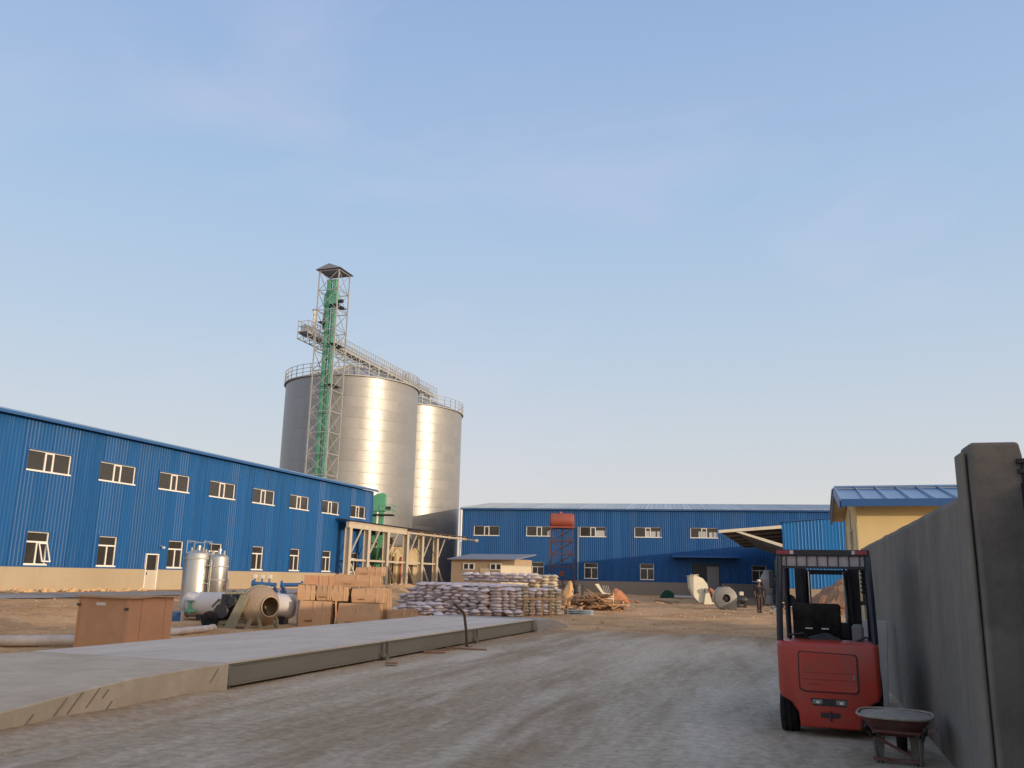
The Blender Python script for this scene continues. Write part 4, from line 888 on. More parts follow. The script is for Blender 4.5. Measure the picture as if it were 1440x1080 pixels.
for k in range(4):
    for x in (-.25, -BW + .25):
        b = MB(); b.box(x - .14, x + .33, k * 5.05 - .17 if k else .02, k * 5.05 + .17, -.02, .04); b.box(x - .06, x + .06, k * 5.05 - .08 if k else .05, k * 5.05 + .08, .04, .3)
        b.box(x + .1, x + .3, k * 5.05 - .06 if k else .05, k * 5.05 + .06, .041, .12); b.build('load_foot', M['beam'], wb_)
b = MB(); b.box(-BW + .4, -.4, .1, BLn - .1, .0, .06); b.build('pit_slab', M['concrete'], wb_)
rp = MB(); prof = [(-.03, .40), (-.6, .405), (-1.9, .385), (-2.55, .34), (-3.65, .245), (-7.2, .0), (-7.2, -.2), (-.03, -.2)]
rp.prism(prof, -BW, .08, 'x'); rp.build('near_ramp', M['ramp'], wb_, bevel=.015)
rp = MB(); prof = [(BLn + .03, .40), (BLn + 1.2, .39), (BLn + 2.4, .27), (BLn + 3.9, .02), (BLn + 3.9, -.2), (BLn + .03, -.2)]
rp.prism(prof, -BW, .12, 'x'); rp.build('far_ramp', M['path'], wb_, bevel=.02)
for (y, z, l) in ((-2.95, .2, .2), (-2.75, .22, .24), (-2.5, .24, .22), (-2.32, .26, .1), (-.35, .27, .2), (-3.35, .12, .12), (-2.25, .12, .12)):
    b = MB(); b.bar((.083, y - l * .45, z - l * .45), (.083, y + l * .35, z + l * .4), .022, .006); b.build('trowel_groove', M['groove'], wb_)
bp = thing('bent_pole', 'bent rusty steel pole leaning over the weighbridge edge', 'pole', (-7.45, 19.68, 0))
b = MB(); b.tube([(0, 0, 0), (0, -.1, .4), (-.01, -.22, .76), (-.015, -.3, .82), (-.06, -.8, 1.03)], .032, 10); b.build('tube', M['brown_soffit'], bp, smooth=True)
b = MB(); b.box(-.1, .1, -.1, .1, .0, .03); b.build('base_plate', M['dark'], bp)
for i, (x, y, l, a, lab) in enumerate(((-7.2, 19.0, .9, .25, 'flat timber offcut lying on ground at the bent pole foot'), (-7.5, 18.3, 1.0, 1.4, 'rough timber length lying against the weighbridge side'), (-7.45, 17.7, .5, .8, 'short timber scrap near the middle of the weighbridge'), (-7.15, 15.0, .22, .3, 'tiny pale wood chip on road near the weighbridge joint'))):
    b = MB(); b.box(-l / 2, l / 2, -.07, .07, 0, .035); o = b.build('timber_offcut', M['wood_dark'], None, bevel=.006); o.location = (x, y, .018 + .01 * i); o.rotation_euler = (0, R(2), a); tag(o, lab, 'timber')

# ------------------------------------------------------------------ boundary wall, pier, gate, house
bwl = thing('boundary_wall', 'long grey rendered boundary wall running along the right', 'wall', (1.3, 7.2, 0))
b = MB(); seg = 26
for j in range(seg + 1):
    y = j * (12.6 / seg)
    for (x, z) in ((0, -.2), (.0, 1.2), (.0, 2.32), (.02, 2.37), (.18, 2.37), (.2, 2.3), (.2, -.2)):
        b.v.append((x + .008 * noise.noise(Vector((y * .8, z * .9, 1))), y, z + (.018 * noise.noise(Vector((y * 1.3, 0, 7))) if z > 2 else 0)))
for j in range(seg):
    for k in range(6): b.f.append((j * 7 + k, j * 7 + k + 1, (j + 1) * 7 + k + 1, (j + 1) * 7 + k))
b.f += [tuple(range(7)), tuple(seg * 7 + k for k in range(6, -1, -1))]
b.build('wall', M['concrete'], bwl)
pr = thing('gate_pier', 'tall rendered gate pier at the near end of the boundary wall', 'pier', (1.385, 7.0, 0), R(2))
b = MB()
for k, (z, g) in enumerate(((-.2, 0), (.9, .004), (1.8, -.004), (2.45, .003), (2.56, .0), (2.66, -.025))):
    for q, (x, y) in enumerate(((-.17, -.17), (.17, -.17), (.17, .17), (-.17, .17))):
        b.v.append((x * (1 + g * 3) + .01 * noise.noise(Vector((k, q, 1))), y * (1 + g * 3), z + (.02 * noise.noise(Vector((q * 1.7, k, 3))) if k > 3 else 0)))
for k in range(5): b.f += [(k * 4 + q, k * 4 + (q + 1) % 4, k * 4 + 4 + (q + 1) % 4, k * 4 + 4 + q) for q in range(4)]
b.f.append((20, 21, 22, 23)); b.build('shaft', M['pier'], pr, bevel=.022, seg=2)
b = MB(); b.box(-.215, -.178, -.1, .12, -.1, 2.6); b.build('render_band', M['concrete'], pr, bevel=.012)
gt = thing('yard_gate', 'dark steel gate leaf hinged on the pier at right edge', 'gate', (1.56, 6.83, 0), R(-84))
b = MB(); b.box(0, 3.2, -.01, .01, .12, 2.32); b.build('sheet', M['dark'], gt)
b = MB(); b.box(-.03, .03, -.03, .03, .08, 2.36); b.box(3.17, 3.23, -.03, .03, .08, 2.36); b.box(.03, 3.17, -.03, .03, 2.3, 2.36); b.box(.03, 3.17, -.03, .03, .08, .14); b.box(.03, 3.17, -.03, .03, 1.2, 1.26); b.build('frame', M['dark'], gt)
b = MB(); b.tube([(0, 0, 2.36), (0, 0, 2.52)], .02, 8); b.lathe([(.0, 0), (.05, 0), (.05, .03), (0, .03)], (0, 0, 2.5), n=10); b.lathe([(.0, 0), (.045, 0), (.045, .03), (0, .03)], (0, 0, 2.43), n=10); b.build('hinge', M['dark'], gt)
bw2 = thing('boundary_wall', 'near section of grey boundary wall beyond the gate, behind the viewpoint', 'wall', (1.3, -40, 0))
b = MB(); b.box(0, .2, 0, 43.68, -.2, 2.36); b.build('wall', M['concrete'], bw2)
yw = thing('shade_wall', 'added unseen grey wall shading the gap between guard house and boundary wall', 'wall', (3.0, 18.2, 0))  # hidden wall added to cast shade on the road's far edge
b = MB(); b.box(0, .2, 0, 7.75, -.2, 2.3); b.build('wall', M['concrete'], yw)
rb = thing('shade_building', 'added unseen plain grey building outside the gate, shading the gate pier', 'building', (12, -9, 0))  # block added out of view to keep the sun off the gate pier
b = MB(); b.box(0, 8, 0, 12.7, -.2, 5.2); b.build('wall', M['cream_wall2'], rb)
b = MB(); b.prism([(-.3, 5.2), (4, 6.2), (8.3, 5.2)], -.3, 13, 'y'); b.build('roof', M['hut_roof'], rb)

hs = thing('guard_house', 'small cream house with blue seamed roof behind the boundary wall', 'house', (1.68, 26, 0))
HWd, HD, RZ = 8.5, 6.0, 4.56
b = MB()
b.prism([(0, -.3), (0, 3.77), (HD / 2, RZ - .2), (HD, 3.77), (HD, -.3)], 0, HWd, 'x'); b.build('wall', M['cream_wall'], hs)
for (y0, y1, zt) in ((.0, .45, 3.3), (2.8, 3.2, 3.9), (HD - .45, HD, 3.3)): b = MB(); b.box(-.03, -.003, y0, y1, 0, zt); b.build('pilaster', M['cream_wall2'], hs)
for (y, z0, z1) in ((2.2, 2.75, 3.25), (2.0, 1.2, 2.2), (4.2, 1.0, 2.2)):
    f = MB(); w_ = .9
    f.box(-.04, -.003, y, y + w_, z0, z0 + .05); f.box(-.04, -.003, y, y + w_, z1 - .05, z1); f.box(-.04, -.003, y, y + .05, z0 + .05, z1 - .05); f.box(-.04, -.003, y + w_ - .05, y + w_, z0 + .05, z1 - .05)
    f = f.build('window', M['cream_steel'], hs); p = MB(); p.box(-.02, -.004, y + .05, y + w_ - .05, z0 + .05, z1 - .05); p.build('pane', M['glass'], f)
rs = MB(); rs.add([(0, -.6, 3.87), (.58, -.6, 3.87), (.58, HD / 2, RZ), (0, HD / 2, RZ), (0, -.6, 3.84), (.58, -.6, 3.84), (.58, HD / 2, RZ - .03), (0, HD / 2, RZ - .03)], [(0, 1, 2, 3), (7, 6, 5, 4), (0, 4, 5, 1), (1, 5, 6, 2), (2, 6, 7, 3), (3, 7, 4, 0)])
rs.add([(-.03, -.61, 3.875), (.03, -.61, 3.875), (.03, HD / 2, RZ + .01), (-.03, HD / 2, RZ + .01), (-.012, -.61, 3.94), (.012, -.61, 3.94), (.012, HD / 2, RZ + .07), (-.012, HD / 2, RZ + .07)], [(0, 1, 5, 4), (1, 2, 6, 5), (2, 3, 7, 6), (3, 0, 4, 7), (4, 5, 6, 7), (0, 3, 2, 1)])
rme = rs.mesh('roof_sheet', M['blue_roof'])
for k in range(16): link('roof_sheet', rme, hs, (-.40 + k * .585, 0, 0))
b = MB(); b.prism([(HD / 2, RZ - .05), (HD / 2, RZ), (HD + .6, 3.87), (HD + .6, 3.82)], -.5, HWd + .4, 'x'); b.build('rear_roof', M['blue_roof'], hs)
b = MB(); b.box(-.42, HWd + .4, -.72, -.615, 3.71, 3.91); b.build('gutter', M['blue_trim'], hs)
b = MB(); b.prism([(-.6, 3.65), (-.6, 3.87), (HD / 2, RZ + .04), (HD + .6, 3.87), (HD + .6, 3.65), (HD + .5, 3.65), (HD / 2, RZ - .2), (-.5, 3.65)], -.46, -.405, 'x'); b.build('verge_trim', M['blue_trim'], hs)
b = MB(); b.prism([(-.5, 3.75), (-.5, 3.81), (HD / 2, RZ - .06), (HD + .5, 3.81), (HD + .5, 3.75), (HD / 2, RZ - .12)], -.4, -.01, 'x'); b.build('soffit', M['cream_wall2'], hs)
b = MB(); b.box(-.42, HWd + .4, HD / 2 - .12, HD / 2 + .12, RZ + .02, RZ + .08); b.build('ridge_cap', M['blue_roof'], hs)

bd_ = thing('leaning_board', 'tall grey board leaning on the boundary wall beside the forklift', 'board', (.98, 13.5, .01), 0)
b = MB(); b.add([(-.35, 0, 0), (.14, 0, 0), (.22, .3, 1.12), (-.3, .3, 1.14), (-.35, .05, 0), (.14, .05, 0), (.22, .35, 1.12), (-.3, .35, 1.14)], [(0, 1, 2, 3), (7, 6, 5, 4), (0, 4, 5, 1), (1, 5, 6, 2), (2, 6, 7, 3), (3, 7, 4, 0)]); b.build('plate', M['board'], bd_, bevel=.008)
b = MB(); b.bar((.10, .085, .0), (.18, .385, 1.1), .06, .05); b.bar((-.3, .085, .0), (-.28, .385, 1.1), .05); b.build('batten', M['dark'], bd_)

# ------------------------------------------------------------------ forklift
M['jacket'] = mat('dark_grey_jacket', (.06, .058, .062), .95, var=.3, vscale=10)
fk = thing('forklift', 'red forklift truck with black overhead guard parked rear towards us', 'forklift', (.275, 10.45, 0), R(-3))
W2 = .535
out = [(-W2, .50), (-W2, .98), (-W2 + .03, 1.01), (W2 - .03, 1.01), (W2, .98), (W2, .50), (W2 - .02, .42), (W2 - .13, .36), (W2 - .20, .26), (W2 - .215, .11), (-W2 + .215, .11), (-W2 + .20, .26), (-W2 + .13, .36), (-W2 + .02, .42)]
b = MB(); b.prism([(x * .97, z) for x, z in out], 0.0, .06, 'y'); n_ = len(out)
b = MB()
for (y, sx_, sz_, dz) in ((.0, .93, .96, .015), (.05, .985, 1, 0), (.16, 1, 1, 0), (.58, 1, 1, 0)):
    b.v += [(x * sx_, y, z * sz_ + dz) for x, z in out]
for k in range(3): b.f += [(k * n_ + i, k * n_ + (i + 1) % n_, (k + 1) * n_ + (i + 1) % n_, (k + 1) * n_ + i) for i in range(n_)]
b.f += [tuple(range(n_)), tuple(3 * n_ + i for i in range(n_ - 1, -1, -1))]
b.build('counterweight', M['red'], fk, bevel=.018, seg=2, smooth=True)
b = MB(); pz = [(-.30, .52), (-.30, .875), (-.28, .90), (.28, .885), (.30, .86), (.30, .52), (.27, .49), (-.25, .49)]
b.prism([(x * 1.035, .695 + (z - .695) * 1.05) for x, z in pz], -.004, .03, 'y'); b.build('panel_gap', M['dark'], fk)
b = MB(); b.prism(pz, -.014, .03, 'y'); b.build('rear_panel', M['red'], fk, bevel=.008, smooth=True)
for z in (.615, .685): b = MB(); b.box(-.27, .27, -.0165, -.012, z, z + .006); b.build('panel_groove', M['red2'], fk)
b = MB(); b.box(.255, .275, -.02, -.013, .63, .68); b.build('panel_latch', M['lamp'], fk)
b = MB(); b.prism([(-.175, .345), (-.20, .42), (.18, .42), (.165, .345)], -.006, .05, 'y'); b.build('lamp_recess', M['dark'], fk)
for x in (-.125, .115):
    b = MB(); b.prism([(x - .05, .358), (x - .055, .408), (x + .055, .408), (x + .05, .358)], -.014, .02, 'y'); l_ = b.build('tail_lamp', M['lamp'], fk, bevel=.008)
    b = MB(); b.box(x - .015, x + .02, -.018, -.0145, .37, .395); b.build('bulb', M['white'], l_)
b = MB(); b.box(-.10, .10, -.008, .05, .225, .275); b.build('tow_slot', M['dark'], fk)
b = MB(); b.tube([(0, -.015, .19), (0, -.015, .29)], .012, 8); b.build('tow_pin', M['rust'], fk)
for x in (-.44, .44):
    b = MB(); b.lathe([(.0, -.1), (.13, -.1), (.14, -.085), (.225, -.095), (.243, -.07), (.245, -.045), (.232, -.04), (.232, -.025), (.25, -.02), (.25, .02), (.232, .025), (.232, .04), (.245, .045), (.243, .07), (.225, .095), (.14, .085), (.13, .1), (0, .1)], (x, .40, .245), (1, 0, 0), 28); w_ = b.build('wheel', M['black'], fk, smooth=True)
    b = MB(); b.lathe([(.02, -.106), (.12, -.106), (.12, .106), (.02, .106)], (x, .40, .245), (1, 0, 0), 16); b.build('rim', M['red2'], w_)
    b = MB(); b.lathe([(.0, -.12), (.18, -.12), (.30, -.11), (.32, -.07), (.32, .07), (.30, .11), (.18, .12), (0, .12)], (x * 1.05, 1.75, .315), (1, 0, 0), 28); b.build('wheel', M['black'], fk, smooth=True)
b = MB(); b.box(-.48, .48, .585, 1.45, .28, .86); b.build('chassis', M['red2'], fk, bevel=.02)
b = MB(); b.box(-.44, .44, .585, 1.25, .862, .93); b.build('seat_deck', M['dark'], fk)
b = MB(); b.box(-.5, .5, 1.45, 1.75, .25, .50); b.box(-.5, .5, 1.7, 1.76, .5, .95); b.build('floor_plate', M['dark'], fk)
# overhead guard
for x in (-.50, .50):
    b = MB(); b.tube([(x, .16, 1.0), (x * .985, .22, 1.5), (x * .96, .30, 1.93), (x * .95, .36, 1.985)], .036, 8); b.build('rear_post', M['navy'], fk, smooth=True)
    b = MB(); b.tube([(x * .98, 1.74, .6), (x * .98, 1.60, 1.3), (x * .95, 1.42, 1.97)], .033, 8); b.build('front_post', M['navy'], fk, smooth=True)
b = MB(); b.box(-.51, .51, .28, .335, 1.955, 2.025); b.build('rear_header', M['dark'], fk, bevel=.006)
b = MB(); b.box(-.50, .50, 1.36, 1.44, 1.95, 2.02); b.build('front_header', M['dark'], fk)
for x in (-.5, .46): b = MB(); b.box(x, x + .04, .336, 1.36, 1.955, 2.02); b.build('side_rail', M['dark'], fk)
for k in range(8): x = -.40 + k * .1143; b = MB(); b.box(x - .006, x + .006, .336, 1.36, 1.95, 2.0); b.build('guard_bar', M['dark'], fk)
b = MB(); b.box(-.46, .46, .336, 1.36, 2.002, 2.008); b.build('rain_panel', M['panel_pale'], fk)
b = MB(); b.box(-.48, .48, .31, .316, 1.84, 1.954); b.build('grille_panel', M['panel_pale'], fk)
b = MB(); b.box(-.49, .49, .285, .33, 1.81, 1.838); b.build('lower_header', M['dark'], fk)
for k in range(8): x = -.40 + k * .1143; b = MB(); b.box(x - .006, x + .006, .296, .309, 1.838, 1.954); b.build('grille_bar', M['dark'], fk)
for (x0, x1, m) in ((-.505, -.36, 'sticker_red'), (-.355, -.315, 'label'), (.32, .355, 'label'), (.36, .48, 'sticker_red')):
    b = MB(); b.box(x0, x1, .2755, .279, 1.975, 2.015); b.build('sticker', M[m], fk)
# seat
b = MB(); b.prism([(.72, .99), (.66, 1.02), (.60, 1.30), (.58, 1.40), (.64, 1.42), (.72, 1.36), (.80, 1.06)], -.38, .16, 'x'); b.build('seat_back', M['black'], fk, bevel=.07, seg=3, smooth=True)
b = MB(); b.box(-.36, .14, .66, 1.15, .93, 1.05); b.build('seat_cushion', M['black'], fk, bevel=.03, seg=2, smooth=True)
for x in (-.24, -.06): b = MB(); b.box(x, x + .08, .588, .598, 1.12, 1.135); b.build('seat_tag', M['label'], fk)
b = MB(); b.lathe([(.15, -.012), (.165, 0), (.15, .012), (.135, 0), (.15, -.012)], (-.05, 1.42, 1.28), (0, -.55, .8), 24); b.build('steering_wheel', M['dark'], fk, smooth=True)
b = MB(); b.tube([(-.05, 1.66, .95), (-.05, 1.43, 1.27)], .035, 8); b.build('steering_column', M['dark'], fk)
b = MB()
for x in (.24, .30, .36): b.tube([(x, 1.5, .95), (x, 1.42, 1.22)], .012, 6)
b.build('lever', M['dark'], fk)
b = MB(); b.tube([(-.40, .45, 1.0), (-.42, .42, 1.05), (-.25, .40, 1.08), (-.2, .45, 1.0)], .014, 6); b.tube([(.30, .45, 1.0), (.42, .42, 1.06), (.47, .45, 1.0)], .014, 6); b.build('grab_handle', M['dark'], fk)
b = MB(); b.box(.27, .40, .62, .9, .94, 1.18); b.build('armrest', M['machine_grey'], fk, bevel=.03)
b = MB(); b.box(-.60, -.545, .24, .27, 1.58, 1.78); b.bar((-.5, .27, 1.72), (-.57, .26, 1.72), .02); b.build('mirror', M['dark'], fk, bevel=.01)
for (x0, x1, m_) in ((-.30, -.27, .12), (.22, .26, .1), (.29, .31, .16)):
    b = MB(); b.tube([(x0, 1.8, 1.85), (x0 + .02, 1.74, 1.5), (x1, 1.72, 1.1), (x1 + .02, 1.7, .95)], .016, 6); b.build('hose', M['black'], fk, smooth=True)
for x in (-.25, .25):
    b = MB(); b.box(x - .012, x + .012, 1.93, 1.955, .4, 1.82); b.build('mast_chain', M['rust'], fk)
b = MB(); b.box(-.27, .27, 1.71, 1.76, .95, 1.16); b.build('dashboard', M['dark'], fk, bevel=.02)
b = MB()
for k in range(9): b.box(-.2 + k * .012, -.194 + k * .012, -.0175, -.0145, .56 + .002 * (k % 3), .572)
b.build('panel_vent', M['red2'], fk)
jk = thing('jacket', 'crumpled dark grey jacket dropped on the forklift deck behind the seat', 'jacket', (.26, 11.0, .93), R(-3))
b = MB()
for i in range(9):
    for j in range(6):
        u, v = i / 8 * 2 - 1, j / 5 * 2 - 1; e = max(0, 1 - u * u) ** .5 * max(0, 1 - v * v) ** .5
        b.v.append((u * .24, v * .055, .005 + e * (.14 + .06 * noise.noise(Vector((u * 4, v * 3, 8))))))
b.f = [(i * 6 + j, (i + 1) * 6 + j, (i + 1) * 6 + j + 1, i * 6 + j + 1) for i in range(8) for j in range(5)]; b.build('cloth', M['jacket'], jk, smooth=True)
# mast
for x in (-.33, .33):
    b = MB(); b.box(x - .07, x + .07, 1.84, 1.96, .12, 1.90); b.build('mast_channel', M['dark'], fk, bevel=.005)
    b = MB(); b.box(x * .78 - .04, x * .78 + .04, 1.965, 2.06, .12, 1.82); b.build('inner_channel', M['dark'], fk)
    b = MB(); b.tube([(x * .68, 1.90, .2), (x * .68, 1.90, 1.0)], .04, 10); c_ = b.build('lift_cylinder', M['dark'], fk, smooth=True)
    b = MB(); b.tube([(x * .68, 1.90, 1.0), (x * .68, 1.90, 1.80)], .024, 10); b.build('piston_rod', M['chrome' if x < 0 else 'galv_dull'], c_, smooth=True)
b = MB(); b.box(-.40, .40, 1.85, 1.95, 1.905, 1.96); b.build('mast_crosshead', M['navy'], fk)
b = MB(); b.box(-.26, .26, 1.97, 2.05, 1.76, 1.82); b.box(-.3, .3, 1.86, 1.94, .3, .4); b.build('mast_tie', M['navy'], fk)
b = MB(); b.box(-.45, .45, 2.08, 2.13, .25, .35); b.box(-.45, .45, 2.08, 2.13, .6, .7); b.box(-.4, -.34, 2.131, 2.16, .2, 1.2); b.box(.34, .4, 2.131, 2.16, .2, 1.2); b.build('carriage', M['dark'], fk)
for x in (-.25, .25): b = MB(); b.prism([(2.165, .75), (2.165, .06), (3.1, .06), (3.1, .075), (2.21, .10), (2.21, .75)], x - .05, x + .05, 'x'); b.build('fork', M['dark'], fk)
for z in (1.38,): 
    for x in (-.42, .42): b = MB(); b.box(x - .06, x + .06, 1.8, 1.838, z, z + .05); b.build('mast_bracket', M['dark'], fk)
b = MB(); b.lathe([(0, -.05), (.06, -.05), (.085, .0), (.085, .03), (0, .035)], (.40, 1.50, 1.90), (0, -1, 0), 16); h_ = b.build('work_lamp', M['dark'], fk, smooth=True)
b = MB(); b.lathe([(0, .036), (.07, .036), (.07, .04), (0, .04)], (.40, 1.50, 1.90), (0, -1, 0), 16); b.build('lens', M['lamp'], h_)
b = MB(); b.lathe([(0, -.04), (.06, -.04), (.075, .0), (.075, .03), (0, .035)], (-.46, 1.62, 1.42), (0, -1, 0), 14); b.build('work_lamp', M['dark'], fk, smooth=True)
b = MB()
for k in range(6): b.lathe([(.045, -.02), (.06, 0), (.045, .02)], (.46, 1.35, 1.55 + k * .05), (0, 0, 1), 12)
b.tube([(.46, 1.35, 1.4), (.46, 1.35, 1.9)], .04, 8); b.build('beacon', M['dark'], fk, smooth=True)

# ------------------------------------------------------------------ wheelbarrow
M['barrow_red'] = mat('worn_dark_red_paint', (.16, .045, .035), .7, var=.25, vscale=6, dirt=(.16, .135, .11), dscale=5, damt=.7)
M['cement_dark'] = mat('cement_splashed_steel', (.13, .115, .095), .9, var=.3, vscale=8)
wbr = thing('wheelbarrow', 'old wheelbarrow full of dried cement in front of the forklift', 'wheelbarrow', (.83, 9.45, 0), R(-8))
b = MB(); nst = 20
def rr_(a, rx, ry): c, s_ = math.cos(a), math.sin(a); k = 3.2; q = (abs(c) ** k + abs(s_) ** k) ** (-1 / k); return (rx * q * c, ry * q * s_)
for (rx, ry, z, dy) in ((.24, .22, .31, .03), (.315, .345, .42, 0), (.335, .37, .435, 0), (.325, .36, .43, 0), (.30, .33, .405, 0), (.2, .18, .25, .05)):
    b.v += [(*[p + o for p, o in zip(rr_(2 * math.pi * k / nst, rx, ry), (0, dy))], z) for k in range(nst)]
for r_ in range(5): b.f += [(r_ * nst + k, r_ * nst + (k + 1) % nst, (r_ + 1) * nst + (k + 1) % nst, (r_ + 1) * nst + k) for k in range(nst)]
b.f += [tuple(range(nst)), tuple(5 * nst + k for k in range(nst))]
b.build('tray', M['barrow_red'], wbr, smooth=True)
b = MB(); b.tube([(*rr_(2 * math.pi * k / nst, .335, .37), .437) for k in range(nst + 1)], .012, 6, cap=False); b.build('rim', M['cement'], wbr, smooth=True)
b = MB()
for i in range(9):
    for j in range(9):
        u, v = i / 8 * 2 - 1, j / 8 * 2 - 1; m_ = max(abs(u), abs(v)); p = rr_(math.atan2(v, u), .315 * m_, .345 * m_) if m_ else (0, 0)
        b.v.append((p[0], p[1], .428 + .05 * (1 - m_) + .03 * noise.noise(Vector((u * 3, v * 3, 2))) * (1 - m_ * .4)))
b.f = [(i * 9 + j, (i + 1) * 9 + j, (i + 1) * 9 + j + 1, i * 9 + j + 1) for i in range(8) for j in range(8)]
b.build('dried_cement', M['cement'], wbr, smooth=True)
for x in (-.17, .2):
    b = MB(); b.tube([(x * 1.35, -.62, .40), (x * 1.2, -.3, .27), (x, .15, .22), (x * .3, .62, .18)], .017, 8); b.build('handle', M['dark'], wbr, smooth=True)
    b = MB(); b.tube([(x * 1.35, -.62, .40), (x * 1.32, -.5, .35)], .023, 8); b.build('grip', M['black'], wbr, smooth=True)
    b = MB(); b.tube([(x * 1.15, -.05, .28), (x * 1.0, -.2, .0), (x * .8, -.2, .0), (x * .9, .1, .24)], .016, 8); b.build('leg', M['cement_dark'], wbr, smooth=True)
for (p_, q_) in (((-.2, -.2, .3), (.22, -.2, .3)), ((-.19, .12, .29), (.21, .12, .29)), ((-.2, -.18, .05), (.2, -.18, .05)), ((-.18, -.16, .24), (.2, -.12, .05)), ((.24, -.3, .32), (.36, -.36, .38))):
    b = MB(); b.bar(p_, q_, .025); b.build('cross_bar', M['barrow_red'], wbr)
for x in (-.14, .16):
    b = MB(); b.add([(x - .05, -.1, .3), (x + .05, -.1, .3), (x + .02, -.16, .0), (x - .02, -.16, .0), (x - .05, -.07, .3), (x + .05, -.07, .3), (x + .02, -.13, .0), (x - .02, -.13, .0)], [(0, 1, 2, 3), (7, 6, 5, 4), (0, 4, 5, 1), (1, 5, 6, 2), (2, 6, 7, 3), (3, 7, 4, 0)]); b.build('leg_plate', M['cement_dark'], wbr)
b = MB(); b.lathe([(.10, -.04), (.15, -.045), (.175, -.02), (.18, 0), (.175, .02), (.15, .045), (.10, .04)], (.02, .55, .18), (1, 0, 0), 20); w_ = b.build('wheel', M['black'], wbr, smooth=True)
b = MB(); b.lathe([(0, -.03), (.105, -.02), (.105, .02), (0, .03)], (.02, .55, .18), (1, 0, 0), 14); b.build('rim', M['rust_red'], w_)

# ------------------------------------------------------------------ machinery and debris in the middle of the yard
sp_ = thing('blower_scoop', 'cream white curved fan scroll standing on the soil', 'fan casing', (-6.55, 64.6, 0), R(20))
b = MB(); pr_ = [(-.95, .35)] + [(-.30 + 1.0 * math.cos(a), .95 + 1.0 * math.sin(a)) for a in [R(100 - i * 20) for i in range(10)]] + [(-.55, .0)]
pr_ = [(-.92, 1.95), (-.35, 1.98), (.10, 1.80), (.42, 1.40), (.52, .95), (.40, .45), (.1, .12), (-.2, .05), (-.55, .45), (-.85, 1.1)]
b.prism(pr_, -.02, .6, 'y'); b.build('scroll', M['machine_white'], sp_, bevel=.02)
b = MB(); b.prism([(-.97, 1.98), (-.35, 2.02), (-.35, 1.985), (-.95, 1.94)], -.06, .64, 'y')
for k in range(5): b.box(-.8 + k * .13, -.74 + k * .13, -.05, .1, 2.0, 2.08)
b.build('flange', M['machine_white'], sp_)
b = MB(); b.prism([(.05, .0), (.95, .0), (.62, .18), (.42, .95), (.22, .95)], -.35, -.05, 'y'); b.build('pedestal', M['machine_white'], sp_)
b = MB(); b.lathe([(0, -.4), (.16, -.4), (.16, .1), (0, .1)], (.30, -.05, .95), (0, 1, 0), 14); b.build('bearing', M['machine_grey'], sp_)
b = MB(); b.tube([(.42, -.45, 1.05), (.62, -.4, .95), (.75, -.3, .7), (.85, -.2, .45)], .14, 8); b.build('wrapped_shaft', M['orange'], sp_, smooth=True)
fn = thing('round_fan_casing', 'round grey fan casing with dark inlet lying on edge', 'fan casing', (-4.08, 53.6, .0), R(16))
b = MB(); b.lathe([(.22, -.25), (.24, -.3), (.62, -.22), (.66, -.2), (.66, .22), (.6, .25), (.2, .25)], (0, 0, .66), (0, 1, 0), 36); b.build('scroll', M['machine_grey'], fn, smooth=True)
b = MB(); b.lathe([(.655, .15), (.70, .15), (.70, .24), (.655, .24)], (0, 0, .66), (0, 1, 0), 36); b.build('rim_band', M['machine_white'], fn, smooth=True)
b = MB(); b.lathe([(0, -.1), (.215, -.1), (.215, .1), (0, .1)], (0, 0, .66), (0, 1, 0), 20); b.build('inlet', M['rust'], fn)
b = MB(); b.lathe([(0, -.26), (.07, -.26), (.07, -.1), (0, -.1)], (0, 0, .66), (0, 1, 0), 12); b.build('hub', M['dark'], fn)
b = MB(); b.box(.12, .62, -.2, .2, .0, .26); b.build('outlet_box', M['machine_grey'], fn, bevel=.02)
b = MB(); b.box(-.2, -.05, -.1, .1, 1.3, 1.4); b.box(.0, .2, -.08, .08, 1.31, 1.36); b.build('lifting_lug', M['dark'], fn)
mo = thing('motor_unit', 'small dark machine with pale cap beside the round fan casing', 'machine', (-3.45, 58.6, 0), R(12))
b = MB(); b.lathe([(0, -.32), (.22, -.32), (.25, -.2), (.25, .25), (.18, .35), (0, .36)], (0, 0, .5), (1, 0, 0), 18); b.build('housing', M['dark'], mo, smooth=True)
b = MB(); b.box(-.14, .12, -.15, .15, .76, 1.0); b.build('terminal_box', M['cap'], mo, bevel=.03)
b = MB(); b.box(-.32, .32, -.26, .26, .0, .09); b.box(-.26, -.16, -.22, .22, .09, .4); b.box(.16, .26, -.22, .22, .09, .4); b.build('base', M['dark'], mo)
M['hopper_grey'] = mat('hopper_grey_steel', (.36, .35, .34), .5, var=.12)
ch = thing('cone_hopper', 'grey double cone hopper on legs beside the shed canopy', 'hopper', (-1.9, 66.5, 0))
b = MB(); b.lathe([(.30, .55), (.30, .7), (.36, .75), (.66, 1.75), (.68, 1.8), (.68, 1.86), (.35, 2.45), (.30, 2.5), (.0, 2.5)], n=28); b.build('cone', M['hopper_grey'], ch, smooth=True)
b = MB(); b.lathe([(.0, .12), (.35, .12), (.35, .55), (.31, .56)], n=24); b.build('outlet', M['hopper_grey'], ch, smooth=True)
for k in range(4):
    a = k * math.pi / 2 + .5; b = MB(); b.bar((.55 * math.cos(a), .55 * math.sin(a), 0), (.62 * math.cos(a), .62 * math.sin(a), 1.75), .07); b.build('leg', M['dark'], ch)
b = MB(); b.prism([(-.85, 1.05), (-.45, 1.2), (-.42, 1.0)], -.5, -.2, 'y'); b.build('chute', M['machine_white'], ch)
gn = thing('stacked_cabinet', 'dark green sheeted cabinet standing at the shed corner', 'cabinet', (-.95, 61.4, 0))
